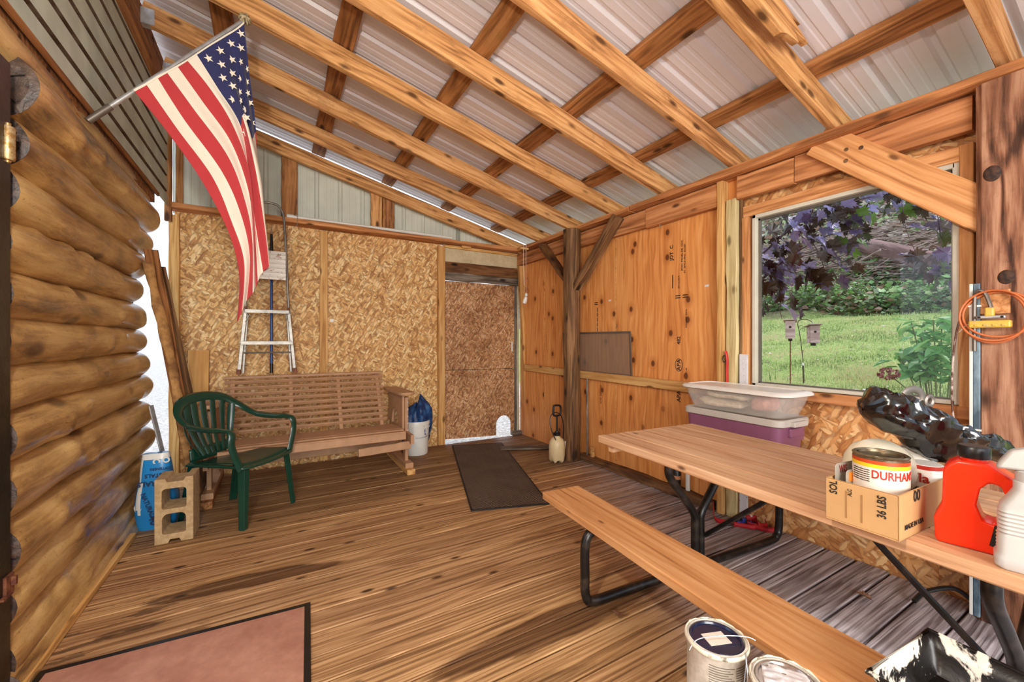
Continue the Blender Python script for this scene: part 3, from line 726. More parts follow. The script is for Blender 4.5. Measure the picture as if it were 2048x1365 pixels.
G = [[(-.636, 2.542), (-.493, 2.351), (-.353, 2.131), (-.235, 1.873), (-.184, 1.633), (-.195, 1.349)], [(-.589, 2.594), (-.464, 2.398), (-.311, 2.175), (-.224, 1.944), (-.161, 1.705), (-.173, 1.412)], [(-.545, 2.647), (-.434, 2.46), (-.268, 2.219), (-.178, 1.994), (-.132, 1.75), (-.146, 1.483)], [(-.507, 2.69), (-.394, 2.526), (-.235, 2.296), (-.151, 2.041), (-.12, 1.822), (-.12, 1.527)], [(-.464, 2.74), (-.353, 2.586), (-.227, 2.408), (-.146, 2.168), (-.118, 1.935), (-.104, 1.557)], [(-.422, 2.79), (-.321, 2.665), (-.22, 2.492), (-.141, 2.253), (-.116, 2.006), (-.094, 1.6)], [(-.382, 2.842), (-.289, 2.691), (-.178, 2.506), (-.137, 2.24), (-.102, 1.924), (-.066, 1.659)], [(-.348, 2.886), (-.261, 2.736), (-.173, 2.549), (-.108, 2.247), (-.063, 1.916), (-.04, 1.691)], [(-.316, 2.927), (-.235, 2.774), (-.161, 2.574), (-.082, 2.24), (-.054, 1.932), (-.032, 1.699)], [(-.281, 2.97), (-.21, 2.8), (-.151, 2.55), (-.094, 2.222), (-.063, 1.916), (-.04, 1.691)], [(-.246, 3.014), (-.187, 2.823), (-.134, 2.492), (-.102, 2.192), (-.072, 1.908), (-.051, 1.675)], [(-.212, 3.054), (-.167, 2.84), (-.116, 2.463), (-.079, 2.198), (-.058, 1.932), (-.042, 1.683)], [(-.184, 3.093), (-.146, 2.849), (-.099, 2.518), (-.066, 2.208), (-.051, 1.947), (-.032, 1.699)], [(-.161, 3.13), (-.13, 2.856), (-.091, 2.528), (-.082, 2.197), (-.066, 1.93), (-.048, 1.69)]]
DP = [0, .012, -.004, .022, .0, .03, .008, .045, .02, -.03, -.055, -.03, -.075, -.09]
def cat(p0, p1, p2, p3, t): return .5 * (2 * p1 + (p2 - p0) * t + (2 * p0 - 5 * p1 + 4 * p2 - p3) * t * t + (3 * p1 - p0 - 3 * p2 + p3) * t ** 3)
def flag(s, t, off=0.):     # s: 0..1 from the bottom stripe to the canton edge; t: 0 at the pole, 1 at the fly
    def col(k):
        k = max(0, min(13, k)); q = t * 5; i = min(4, int(q)); f = q - i; g = G[k]
        a, b, c_, d = g[max(0, i - 1)], g[i], g[i + 1], g[min(5, i + 2)]
        return Vector((cat(a[0], b[0], c_[0], d[0], f), cat(a[1], b[1], c_[1], d[1], f), DP[k] * min(1, t * 2.2)))
    q = s * 13; i = min(12, int(q)); f = q - i
    p = cat(col(i - 1), col(i), col(i + 1), col(i + 2), f)
    z = p.z + .006 * math.sin(s * 30 + t * 6) * min(1, t * 3)
    return fpl(p.x, p.y, .014 + z + off) - orig0
orig0 = Vector((-.4, 2.86, 2.85))
fg = thing('flag', 'faded stars and stripes flag hanging in folds from the slanting pole', 'flag', orig0)
def cloth(name, r, g, b):
    t = NT(name); tc = t.n('TexCoord', out=3); f = t.n('TexNoise', {'Vector': tc, 'Scale': 7., 'Detail': 4.})
    cc = lin(r, g, b); t.set(Base_Color=t.mix(t.rng(f, .3, .7, 0, .25), cc, tuple(q * .7 for q in cc[:3]) + (1,)), Roughness=.85, Specular_IOR_Level=.15)
    wv = t.n('TexNoise', {'Vector': tc, 'Scale': 500., 'Detail': 1.}); t.bump(wv, .1, .001)
    t.put(t.b.inputs['Sheen Weight'], .15)
    return t.m
FR, FW, FB = cloth('flag_red', 182, 60, 64), cloth('flag_white', 232, 222, 204), cloth('flag_blue', 50, 52, 92)
NS, NTT = 78, 80
m = MB(); m.grid(lambda u, v: flag(u, v), NS, NTT)
m.m = []
for i in range(NS):
    for j in range(NTT):
        st_ = int(i * 13 / NS)
        m.m.append(2 if (i >= NS * 6 / 13 - .01 and j < NTT * .4) else (0 if st_ % 2 == 0 else 1))
m.build('cloth', [FR, FW, FB], fg, smooth=True, solid=.0012)
m = MB(); m.grid(lambda u, v: flag(u, v * .015, .002), 40, 1); m.build('hem', FW, fg, solid=.001)
samp = [(flag(a / 60, b / 100), a / 60, b / 100) for a in range(26, 61) for b in range(0, 46)]
STARS = [(-0.175, 3.054, 1), (-0.222, 2.974, 1), (-0.273, 2.904, 1), (-0.327, 2.833, 1), (-0.175, 2.971, 1), (-0.217, 2.888, 1), (-0.268, 2.824, 1), (-0.175, 2.888, 0.5), (-0.217, 2.801, 1), (-0.262, 2.746, 1), (-0.177, 2.797, 0.5), (-0.217, 2.715, 1), (-0.177, 2.721, 0.5), (-0.217, 2.637, 1), (-0.141, 2.875, 0.4), (-0.141, 2.798, 0.5), (-0.139, 2.722, 0.6), (-0.127, 2.68, 1), (-0.15, 2.627, 1), (-0.114, 2.574, 1), (-0.153, 2.546, 1), (-0.155, 2.469, 1), (-0.178, 2.644, 0.35)]
for (x, z, k) in STARS:
    best = None
    for (p, a, b) in samp:
        q = p + orig0; d = ((q.x - x) ** 2 + (q.z - z) ** 2) ** .5 + .10 * (q.y - 2.85)
        if best is None or d < best[0]: best = (d, p, a, b)
    _, p, a, b = best
    T = (flag(a, b + .02) - flag(a, b)).normalized(); c0 = fpl(x, z, 0) - orig0; c0 = c0 + Vector((.158, -.987, 0)) * ((p - c0).dot(Vector((.158, -.987, 0))) + .007)
    B = T.cross(Vector((.158, -.987, 0))).normalized()
    pts = [c0]
    for q in range(10):
        an = PI / 2 + q * PI / 5 + .5; rad = .0235 if q % 2 == 0 else .0094
        pts.append(c0 + Vector((1, .16, 0)).normalized() * (rad * k * math.cos(an)) + Vector((0, 0, 1)) * (rad * math.sin(an)))
    MB().add(pts, [(0, 1 + q, 1 + (q + 1) % 10) for q in range(10)]).build('star', FW, fg)

# ---------------------------------------------------------------- step ladder hung on the back wall
ld = thing('step_ladder', 'folded aluminium step ladder with three treads against the strand board', 'ladder', (-.06, 4.50, .94))
LT = .02
def lrail(s):
    m = MB(); m.tube([(s * .225, -.02, .0), (s * .20, -.02, .32), (s * .175, -.01, .60), (s * .15, .0, .72)], .0001, 4)
    m = MB()
    for (a, b) in (((s * .225, -.03, .0), (s * .178, -.02, .60)),):
        d = Vector(b) - Vector(a)
    beam('rail', (s * .225, -.03, 0), (s * .172, -.015, .60), .03, .022, ALUM, ld, up=(0, 1, 0), jit=0, seg=2)
    beam('rear_leg', (s * .195, .03, .0), (s * .160, .03, .60), .02, .018, ALUM, ld, up=(0, 1, 0), jit=0, seg=2)
    beam('foot', (s * .228, -.03, -.005), (s * .225, -.03, .04), .036, .03, RUST, ld, up=(0, 1, 0), jit=0, seg=2)
    beam('side_brace', (s * .205, -.03, .19), (s * .165, -.03, .255), .012, .006, ALUM, ld, jit=0, seg=2)
    beam('side_brace', (s * .18, -.03, .47), (s * .14, -.03, .545), .012, .006, ALUM, ld, jit=0, seg=2)
lrail(-1); lrail(1)
m = MB(); m.tube(curve_pts([(.175, -.02, .56), (.165, -.02, .8), (.150, -.01, 1.2), (.135, 0, 1.46), (.115, 0, 1.55), (.06, 0, 1.60), (-.06, 0, 1.60), (-.115, 0, 1.55), (-.135, 0, 1.46), (-.150, -.01, 1.2), (-.165, -.02, .8), (-.175, -.02, .56)], 6), .011, 10); m.build('hoop_rail', ALUM, ld, smooth=True)
def tread(z, hw, nm='tread'):
    m = MB().box((0, -.055, z), (hw * 2, .085, .022)).box((0, -.099, z - .004), (hw * 2 + .006, .008, .032))
    for q in range(5): m.box((0, -.085 + .016 * q, z + .0125), (hw * 2 - .01, .004, .003))
    m.build(nm, ALUM, ld, bevel=.002)
tread(.285, .205); tread(.575, .172)
MB().tube([(-.19, .0, .19), (.19, .0, .19)], .008, 8).build('spreader_bar', ALUM, ld, smooth=True)
m = MB().box((.0, -.045, 1.01), (.30, .014, .27))
for q in range(6): m.box((0, -.054, .905 + .042 * q), (.295, .006, .012))
m.build('platform', patchy('paint_spotted_alu', lin(196, 188, 176), lin(150, 120, 104), 28, .58, .62, .4, metal=.6), ld, bevel=.002, label='ribbed platform folded upright, with paint spots')
for s in (-1, 1): MB().box((s * .17, -.05, .60), (.02, .05, .03)).build('hinge_bracket', RUST, ld)
# blue extension pole
BLUEP = plain('blue_enamel', lin(28, 68, 138), .3)
ep = thing('extension_pole', 'blue extension pole with black grip standing behind the ladder', 'pole', (-.03, 4.60, .93))
MB().tube([(0, 0, .05), (0, .02, 1.18)], .0125, 12).build('tube', BLUEP, ep, smooth=True)
MB().tube([(0, 0, 0), (0, 0, .09)], .015, 12).build('end_cap', BLACKP, ep, smooth=True)
MB().tube([(0, .02, 1.15), (0, .02, 1.17), (0, .022, 1.22), (0, .025, 1.35)], [.016, .018, .016, .011], 12).build('grip', BLACKP, ep, smooth=True)
MB().tube([(0, .025, 1.35), (0, .03, 1.41)], .005, 8).build('threaded_tip', GALV, ep, smooth=True)

# white plastic pipe lying on the wall plate
pp = thing('plastic_pipe', 'long white plastic pipe lying on the back wall plate', 'pipe', (.96, 4.58, 2.462))
MB().tube([(-.85, 0, .0), (.86, 0, .0)], .018, 14).build('pipe', VINYL, pp, smooth=True)
MB().tube([(-.86, 0, 0), (-.80, 0, 0)], .024, 14).build('coupling', VINYL, pp, smooth=True)
MB().tube(curve_pts([(-.78, -.03, .02), (-.77, -.045, .0), (-.77, -.05, -.05), (-.775, -.05, -.09), (-.785, -.045, -.1)], 5), .0025, 6).build('wire_hook', GALV, pp, smooth=True)

# ---------------------------------------------------------------- porch glider bench
gb = thing('porch_glider', 'tan painted slatted wooden porch glider bench by the back wall', 'bench', (.33, 4.1, 0))
gx0, gx1 = -.72, .68
nsl = 0
def slat(p0, p1, a, b, nm='seat_slat'): return beam(nm, p0, p1, a, b, GLIDE, gb, jit=.0006, seg=6, up=(0, 0, 1))
SY = [(-.365, .405), (-.30, .412), (-.235, .412), (-.17, .408), (-.105, .402), (-.04, .396), (.025, .390), (.09, .386)]
slat((gx0 + .02, -.385, .375), (gx1 + .02, -.385, .375), .022, .062, 'seat_front_slat')
for i, (yy, zz) in enumerate(SY): slat((gx0 + .02, yy, zz), (gx1 + .02, yy, zz), .052, .02)
for i in range(9):
    t = i / 8; yy = .135 + .22 * t; zz = .452 + .41 * t
    beam('back_slat', (gx0, yy, zz), (gx1 - .03, yy, zz), .020, .034, GLIDE, gb, up=(0, -.45, .9), jit=.0006, seg=6)
beam('top_rail', (gx0, .375, .905), (gx1 - .03, .365, .905), .05, .024, GLIDE, gb, jit=.0008, seg=6)
for x in (gx0 + .06, -.20, .22, gx1 - .08):
    beam('back_support', (x, .12, .39), (x, .385, .885), .03, .035, GLIDE, gb, up=(1, 0, 0), jit=.0005, seg=3)
    beam('seat_support', (x, -.36, .375), (x, .14, .36), .03, .045, GLIDE, gb, jit=.0005, seg=3)
for s, X_ in ((-1, gx0 - .05), (1, gx1 + .08)):
    beam('runner', (X_, -.36, .025), (X_, .46, .025), .075, .05, STUD if s > 0 else PUR, gb, jit=.001, seg=4)
    beam('runner_cap', (X_, -.30, .072), (X_, .42, .072), .075, .045, GLIDE, gb, jit=.001, seg=4)
    beam('leg', (X_, -.17, .09), (X_, -.17, .70), .032, .075, GLIDE, gb, up=(0, 1, 0), jit=.0006, seg=4)
    beam('leg', (X_, .34, .09), (X_, .34, .72), .032, .075, GLIDE, gb, up=(0, 1, 0), jit=.0006, seg=4)
    beam('rocker_rail', (X_, -.40, .335), (X_, .42, .335), .03, .085, GLIDE, gb, jit=.0008, seg=4)
    # arm: wide board with rounded front corners
    aw = .075; P = [(-aw, .42), (-aw * .6, .44), (aw, .44), (aw, -.22), (aw * .8, -.26), (aw * .3, -.28), (-aw * .3, -.285), (-aw * .8, -.26), (-aw, -.22)]
    MB().prism(P, 0, .028).build('armrest', GLIDE, gb, loc=(X_ - .01, -.02, .722), rot=(-.02, 0, 0), bevel=.006)
    # side panel between arm and seat with an arched cut-out
    Q = [(-.20, .40), (-.20, .715), (.36, .715), (.36, .40), (.22, .40)] + [(.08 + .13 * math.cos(a), .40 + .17 * math.sin(a)) for a in (PI * k / 10 for k in range(11))] + [(-.06, .40)]
    MM = Matrix(((0, 0, 1, 0), (1, 0, 0, 0), (0, 1, 0, 0), (0, 0, 0, 1)))
    MB().prism(Q, -.01, .01, M=MM).build('side_panel', GLIDE, gb, loc=(X_ - s * .03, .0, 0))
    m = MB()
    for k in range(10): m.tube([(X_ + s * .012 + (.004 * math.cos(a) if k % 2 else 0), -.21 + (0 if k % 2 else .004 * math.cos(a)), .68 - .034 * k + .014 * math.sin(a)) for a in (2 * PI * q / 8 for q in range(8))], .0018, 5, close=True)
    m.build('chain', GALV, gb, smooth=True)
beam('cross_rail', (gx0 - .05, .30, .15), (gx1 + .08, .30, .15), .03, .07, GLIDE, gb)
beam('apron', (.30, -.33, .26), (gx1 + .08, -.33, .275), .03, .07, GLIDE, gb)

# ---------------------------------------------------------------- green plastic chair
CHG = plain('green_resin', lin(16, 62, 48), .26, noise_amt=.03, spec=.6)
ch = thing('plastic_armchair', 'dark green moulded plastic armchair in front of the glider', 'chair', (-.215, 3.54, 0), (0, 0, math.radians(50)))
# local: chair faces -y
def seatf(u, v):
    x = (u - .5) * (.44 - .04 * v); y = -.22 + .44 * v
    z = .43 - .02 * math.sin(PI * u) * (1 - .3 * v) - .03 * v + (.0 if v > .08 else -.03 * (1 - v / .08) ** 2)
    return (x, y, z)
MB().grid(seatf, 18, 18).build('seat', CHG, ch, smooth=True, solid=.006)
m = MB(); m.tube(curve_pts([(-.22, .2, .40), (-.225, 0, .405), (-.22, -.19, .405), (-.20, -.23, .40), (0, -.245, .395), (.20, -.23, .40), (.22, -.19, .405), (.225, 0, .405), (.22, .2, .40)], 6), .02, 8, flat=.55); m.build('seat_rim', CHG, ch, smooth=True)
def chleg(x0, y0, x1, y1, zt=.41):
    m = MB(); secs = []
    for i in range(8):
        t = i / 7; x, y, z = x0 + (x1 - x0) * t, y0 + (y1 - y0) * t, zt * (1 - t); wdt = .040 - .012 * t
        sx, sy = (1 if x1 > 0 else -1), (1 if y1 > 0 else -1)
        secs.append([(x - sx * wdt, y + sy * .008, z), (x + sx * .008, y + sy * .012, z), (x + sx * .012, y - sy * wdt, z), (x + sx * .001, y - sy * wdt, z), (x - sx * .006, y - sy * .006, z), (x - sx * wdt, y - sy * .003, z)])
    m.ring(secs); return m.build('leg', CHG, ch, smooth=False, bevel=.003)
chleg(-.20, -.215, -.235, -.245); chleg(.20, -.215, .235, -.245); chleg(-.20, .20, -.215, .275); chleg(.20, .20, .215, .275)
# back hoop and arms as one sweeping rail
arc = [(-.225, -.215, .39), (-.285, -.205, .55), (-.28, -.20, .635), (-.275, -.14, .655), (-.275, 0, .655), (-.27, .14, .675), (-.245, .25, .74), (-.16, .315, .81), (0, .335, .835), (.16, .315, .81), (.245, .25, .74), (.27, .14, .675), (.275, 0, .655), (.275, -.14, .655), (.28, -.20, .635), (.285, -.205, .55), (.225, -.215, .39)]
pts = curve_pts(arc, 6); L_ = len(pts)
m = MB(); m.tube(pts, [.026 + .014 * math.exp(-((i / L_ - .5) / .12) ** 2) + (.008 if .2 < i / L_ < .3 or .7 < i / L_ < .8 else 0) for i in range(L_)], 10, flat=.5); m.build('arm_hoop', CHG, ch, smooth=True)
for i in range(7):
    t = (i - 3) / 3; a = t * .95
    top = Vector((.235 * math.sin(a * 1.05), .19 + .135 * math.cos(a), .70 + .115 * math.cos(a * 1.15))); bot = Vector((.12 * t, .225 - .01 * abs(t), .43))
    mid = (top + bot) / 2 + Vector((.02 * t, .02, 0))
    m = MB(); m.tube(curve_pts([bot, mid, top], 5), [.015, .016, .018, .019, .020, .022, .023, .024, .025, .024, .024], 8, flat=.28); m.build('back_slat', CHG, ch, smooth=True)
m = MB(); m.grid(lambda u, v: ((u - .5) * .36, .215 + .02 * math.cos((u - .5) * 2) + .01 * v, .40 + .09 * v), 10, 4); m.build('back_base', CHG, ch, smooth=True, solid=.008)

# ---------------------------------------------------------------- concrete block
CONC = patchy('concrete', lin(196, 168, 126), lin(176, 146, 104), 30, .4, .6, .95, .9)
cb = thing('concrete_block', 'tan hollow concrete block standing on end beside the green chair', 'concrete block', (-.535, 3.325, 0), (0, 0, -.04))
out = [(-.095, 0), (-.03, 0), (-.02, .022), (.025, .022), (.035, 0), (.095, 0), (.095, .397), (.055, .397), (.045, .375), (-.035, .375), (-.045, .397), (-.095, .397)]
bm = bmesh.new()
def addloop(poly): 
    vs = [bm.verts.new((x, 0, z)) for x, z in poly]; return [bm.edges.new((vs[i], vs[(i + 1) % len(vs)])) for i in range(len(vs))]
def rrect(cx, cz, hx, hz, r, top_r):
    P = []
    for (sx, sz, a0) in ((1, 1, 0), (-1, 1, PI / 2), (-1, -1, PI), (1, -1, 1.5 * PI)):
        rr = top_r if sz > 0 else r
        P += [(cx + sx * (hx - rr) + rr * math.cos(a0 + PI / 2 * k / 4), cz + sz * (hz - rr) + rr * math.sin(a0 + PI / 2 * k / 4)) for k in range(5)]
    return P
eds = addloop(out) + addloop(rrect(0, .272, .060, .062, .012, .02)) + addloop(rrect(0, .118, .058, .062, .012, .032))
bmesh.ops.triangle_fill(bm, use_beauty=True, edges=eds)
ex = bmesh.ops.extrude_face_region(bm, geom=bm.faces[:]); bmesh.ops.translate(bm, verts=[v for v in ex['geom'] if isinstance(v, bmesh.types.BMVert)], vec=(0, .19, 0))
bmesh.ops.recalc_face_normals(bm, faces=bm.faces)
me = bpy.data.meshes.new('block'); bm.to_mesh(me); bm.free(); me.materials.append(CONC)
o = bpy.data.objects.new('block', me); C.objects.link(o); o.parent = cb; o.location = (0, -.095, 0)
q = o.modifiers.new('b', 'BEVEL'); q.width = .003; q.segments = 2; q.limit_method = 'ANGLE'; q.angle_limit = .7

# ---------------------------------------------------------------- water softener bag
BAGB = plain('bag_blue', lin(34, 132, 198), .28, noise_amt=.05, scale=5)
bg = thing('salt_bag', 'blue and white plastic sack standing upside down against the logs', 'bag', (-.68, 3.56, 0), (0, 0, -.1))
def bagm():
    m = MB(); secs = []
    for i in range(15):
        t = i / 14; z = .50 * t; sec = []
        wx = .115 * (1 - .25 * t ** 3) * (.8 + .2 * math.sin(PI * min(1, t * 1.4 + .1))); wy = .075 * math.sin(PI * (.13 + .80 * t)) ** .6
        for k in range(28):
            a = 2 * PI * k / 28; c_, s_ = math.cos(a), math.sin(a)
            rx = wx * abs(c_) ** .6 * (1 if c_ > 0 else -1); ry = wy * abs(s_) ** .6 * (1 if s_ > 0 else -1)
            nn = noise.noise(Vector((rx * 14, ry * 14, z * 9))) * .012
            sec.append((rx * (1 + nn * 3), ry + nn * .6 - .04 * t * t + .05 * t * .3, z))
        secs.append(sec)
    m.ring(secs)
    m.m = [0] * len(m.m)
    for fi in range(14 * 28):
        k = fi % 28; i = fi // 28
        if (k in (16, 17) and i > 9) or (k == 17 and i > 3) or (k == 18 and 2 < i < 9) or k in (13,) and i > 8 or i == 13: m.m[fi] = 1
    return m
bagm().build('sack', [BAGB, VINYL], bg, smooth=True)
NAVY = plain('navy_ink', lin(22, 40, 82), .6)
def bagtxt(t, x, z, size, rot=PI, mat=NAVY, y=-.082, tilt=.0):
    U = Vector((math.cos(rot), 0, math.sin(rot))); V = Vector((-math.sin(rot), 0, math.cos(rot)))
    lettering(t, size, mat, bg, onface((x, y, z), U, V), 'bag_lettering')
bagtxt('SOFTENERS', .04, .405, .022, PI, y=-.079); bagtxt('CRYSTALS', .035, .365, .034, PI, y=-.082); bagtxt('NATURALS', .03, .315, .044, PI, y=-.086); bagtxt('40', .0, .07, .06, PI * 1.55, y=-.078); bagtxt('NATURALS', -.025, .17, .036, PI * 1.6, y=-.084)
for (x, z) in ((.015, .455), (.065, .462)):
    m = MB(); m.lathe([(0, 0), (.02, 0), (.02, .001), (0, .001)], 20)
    o = m.build('round_seal', VINYL, bg, loc=(x, -.068, z - .005), rot=(PI / 2 + .15, 0, 0))
    MB().lathe([(0, 0), (.011, 0), (.011, .0006), (0, .0006)], 16).build('seal_print', BAGB, o, loc=(0, 0, .001))
m = MB(); m.lathe([(0, 0), (.026, 0), (.026, .001), (0, .001)], 20); m.build('round_seal', VINYL, bg, loc=(-.085, -.058, .155), rot=(PI / 2, 0, -.5))

# ---------------------------------------------------------------- boards leaning in the corner
BARK = patchy('peeled_bark', lin(190, 142, 84), lin(132, 92, 52), 9, .42, .6, .9, .8, detail=8)
m = MB(); secs = []
for i in range(31):
    t = i / 30; x = -.92 + 1.84 * t; r = .034 + .004 * math.sin(t * 19) + .003 * math.sin(t * 47)
    secs.append([(x, (r + noise.noise(Vector((x * 9, k, 2))) * .006) * math.cos(2 * PI * k / 12) + .01 * math.sin(t * 8), (r * .6 + noise.noise(Vector((x * 9, k, 7))) * .004) * math.sin(2 * PI * k / 12)) for k in range(12)])
m.ring(secs); o = m.build('bark_edged_slab', BARK, None, smooth=True); o.matrix_local = Matrix.Translation((-.628, 3.815, .885)) @ frame((-.26, -.10, 1.76), (1, -1, 0)).to_4x4()
tag(o, 'rough bark-edged wood slab leaning on the log wall, nearest of the leaning boards', 'board', 'boards leaning in the corner')
o = beam('leaning_board', (-.52, 3.98, .01), (-.775, 3.86, 1.90), .09, .022, PUR, None, up=(1, -1, 0)); tag(o, 'long brown board leaning just behind the bark-edged slab', 'board', 'boards leaning in the corner')
o = beam('leaning_board', (-.46, 4.08, .01), (-.755, 4.00, 1.80), .075, .03, OLD, None, up=(1, -1, 0)); tag(o, 'darker brown board leaning at the right of the group, closest to the corner stud', 'board', 'boards leaning in the corner')
o = beam('grey_trim_strip', (-.600, 3.72, .01), (-.735, 3.66, .80), .03, .012, GALV, None, up=(1, -1, 0), jit=.0005); tag(o, 'thin grey metal strip leaning at the foot of the bark-edged slab', 'strip', 'boards leaning in the corner')
o = beam('leaning_board', (-.60, 4.50, .005), (-.595, 4.625, 1.155), .155, .02, wood('light_board', lin(226, 178, 108), lin(210, 156, 88), lin(180, 124, 64), across=14, along=.6, bump=.1, knots=0, var=.02), None, up=(0, -1, 0)); tag(o, 'wide short pale board standing upright against the strand board behind the glider arm', 'board')

# ---------------------------------------------------------------- bucket with blue tarp
bk = thing('bucket', 'white plastic bucket at the right end of the glider', 'bucket', (1.345, 4.44, 0))
MB().lathe([(0, .0), (.125, .0), (.13, .01), (.142, .29), (.15, .29), (.15, .305), (.143, .307), (.143, .325), (.151, .325), (.151, .345), (.147, .365), (.141, .365), (.138, .30), (.125, .012), (0, .012)], 36).build('body', VINYL, bk, smooth=True)
MB().tube(curve_pts([(-.15, 0, .33), (-.158, -.03, .25), (-.10, -.145, .22), (0, -.165, .20), (.10, -.145, .22), (.158, -.03, .25), (.15, 0, .33)], 5), .003, 6).build('bail_handle', GALV, bk, smooth=True)
TARP = patchy('blue_fabric', lin(14, 48, 96), lin(40, 92, 148), 12, .45, .62, .5, .5)
def blob(fn, nu, nv): return MB().grid(fn, nu, nv)
def tarpf(u, v):
    a = 2 * PI * u; z = .05 + .53 * v
    r = .105 + .035 * math.sin(v * 3) + .022 * math.sin(a * 5 + v * 4) + .012 * math.sin(a * 11 + v * 9)
    if v > .85: r *= (1 - v) / .15 * .8 + .2
    return (r * math.cos(a) + .03 * v, r * .8 * math.sin(a), z + .03 * math.sin(a * 3) * v + .05 * v * math.cos(a))
o = blob(tarpf, 60, 16).build('blue_tarp', TARP, None, loc=(1.345, 4.44, .0), smooth=True, solid=.002)
tag(o, 'crumpled dark blue tarp stuffed upright in the white bucket', 'tarp')

# ---------------------------------------------------------------- mats
t = NT('herringbone_rubber'); tc = t.n('TexCoord', out=3); sx = t.t.nodes.new('ShaderNodeSeparateXYZ'); t.put(sx.inputs[0], tc)
tri = t.math('PINGPONG', sx.outputs[0], .033); ph = t.math('SUBTRACT', t.math('MULTIPLY', sx.outputs[1], 1.), tri)
f = t.math('SINE', t.math('MULTIPLY', ph, 230.)); nz = t.n('TexNoise', {'Vector': tc, 'Scale': 4., 'Detail': 5.})
c1 = t.mix(t.rng(f, -.3, .5), lin(46, 36, 30), lin(132, 110, 92)); c1 = t.mix(t.rng(nz, .4, .65, 0., .5), c1, lin(70, 54, 44))
t.set(Base_Color=c1, Roughness=.85); t.bump(f, .8, .004); HERR = t.m
mt = thing('runner_mat', 'dark brown herringbone runner mat leading to the door', 'mat', (1.80, 3.53, .001), (0, 0, -math.radians(17.5)))
MB().box((0, 0, .004), (.592, 1.87, .008)).build('mat', HERR, mt, bevel=.002)
m = MB()
for s in (-1, 1): m.box((s * .293, 0, .0045), (.012, 1.875, .010)); m.box((0, s * .932, .0045), (.59, .012, .010))
m.build('border', plain('dark_rubber', lin(30, 24, 22), .7), mt)
RUG = patchy('rose_carpet', lin(188, 136, 112), lin(162, 108, 86), 5, .35, .65, .95, 1., detail=10)
rg = thing('door_rug', 'flat rose brown carpet rug with black edging in the near left corner', 'rug', (-.345, 1.60, .001), (0, 0, math.radians(-3.6)))
MB().box((0, 0, .005), (.86, 1.12, .008)).build('pile', RUG, rg, bevel=.002)
m = MB()
for s in (-1, 1): m.box((s * .441, 0, .004), (.026, 1.17, .007))
for s in (-1, 1): m.box((0, s * .571, .004), (.86, .026, .007))
m.build('edging', BLACKP, rg)
tag(beam('floor_plank', (2.22, 4.10, .014), (2.74, 3.86, .014), .13, .015, GREYW, None), 'loose dark weathered plank lying by the door near the sprayer', 'board')

# ---------------------------------------------------------------- pump sprayer
sp = thing('pump_sprayer', 'cream plastic pump sprayer with black pump handle left of the round post', 'sprayer', (2.50, 3.40, 0))
SPR = plain('cream_plastic', lin(226, 206, 160), .35, noise_amt=.03)
m = MB(); secs = []
for i, (r, z) in enumerate([(.03, .0), (.062, .004), (.076, .03), (.082, .08), (.083, .15), (.078, .20), (.062, .235), (.038, .25), (.030, .258), (.030, .285)]):
    secs.append([(r * (1 + (.10 * (math.cos(5 * 2 * PI * k / 40)) if z < .05 else .0)) * math.cos(2 * PI * k / 40), r * (1 + (.10 * math.cos(5 * 2 * PI * k / 40) if z < .05 else 0)) * math.sin(2 * PI * k / 40), z + (.012 * (1 - math.cos(5 * 2 * PI * k / 40)) if z < .01 else 0)) for k in range(40)])
m.ring(secs); m.build('tank', SPR, sp, smooth=True)
MB().lathe([(0, .27), (.035, .27), (.037, .30), (.02, .305), (.018, .315), (0, .315)], 24).build('cap', BLACKP, sp, smooth=True)
MB().tube([(0, 0, .31), (0, 0, .47)], .010, 10).build('pump_rod', BLACKP, sp, smooth=True)
MB().tube(curve_pts([(-.032, 0, .475), (-.045, 0, .505), (-.042, 0, .565), (-.03, 0, .578), (.03, 0, .574), (.045, 0, .555), (.045, 0, .505), (.03, 0, .475)], 5, True), .0105, 8, close=True).build('handle', BLACKP, sp, smooth=True)
MB().tube(curve_pts([(-.045, -.04, .235), (-.09, -.02, .36), (-.085, 0, .46), (-.03, .0, .505), (.05, .0, .47), (.085, 0, .34), (.092, .02, .20), (.09, .03, .05), (.10, .05, .012)], 8), .005, 8).build('hose', BLACKP, sp, smooth=True)
MB().tube([(.11, .0, .20), (.12, .02, .03)], .011, 8).build('wand', VINYL, sp, smooth=True)
MB().box((.115, .02, .05), (.04, .05, .09)).build('trigger_grip', BLACKP, sp, bevel=.01)

# window screen leaning on the rail
ws = thing('window_screen', 'grey framed window screen leaning on the rail behind the round post', 'screen', (2.80, 3.17, .92), (0, -.045, 0))
m = MB(); W_, H_ = .99, .40
for s in (-1, 1): m.box((0, s * (W_ / 2), H_ / 2), (.01, .018, H_ + .018)); m.box((0, 0, H_ / 2 + s * H_ / 2), (.01, W_, .018))
m.build('frame', GREYMET, ws, bevel=.001)
t = NT('insect_mesh'); t.set(Base_Color=lin(150, 134, 118), Roughness=.7, Alpha=.34); MESH = t.m
MB().box((.003, 0, H_ / 2), (.0008, W_ - .01, H_ - .01)).build('mesh', MESH, ws)

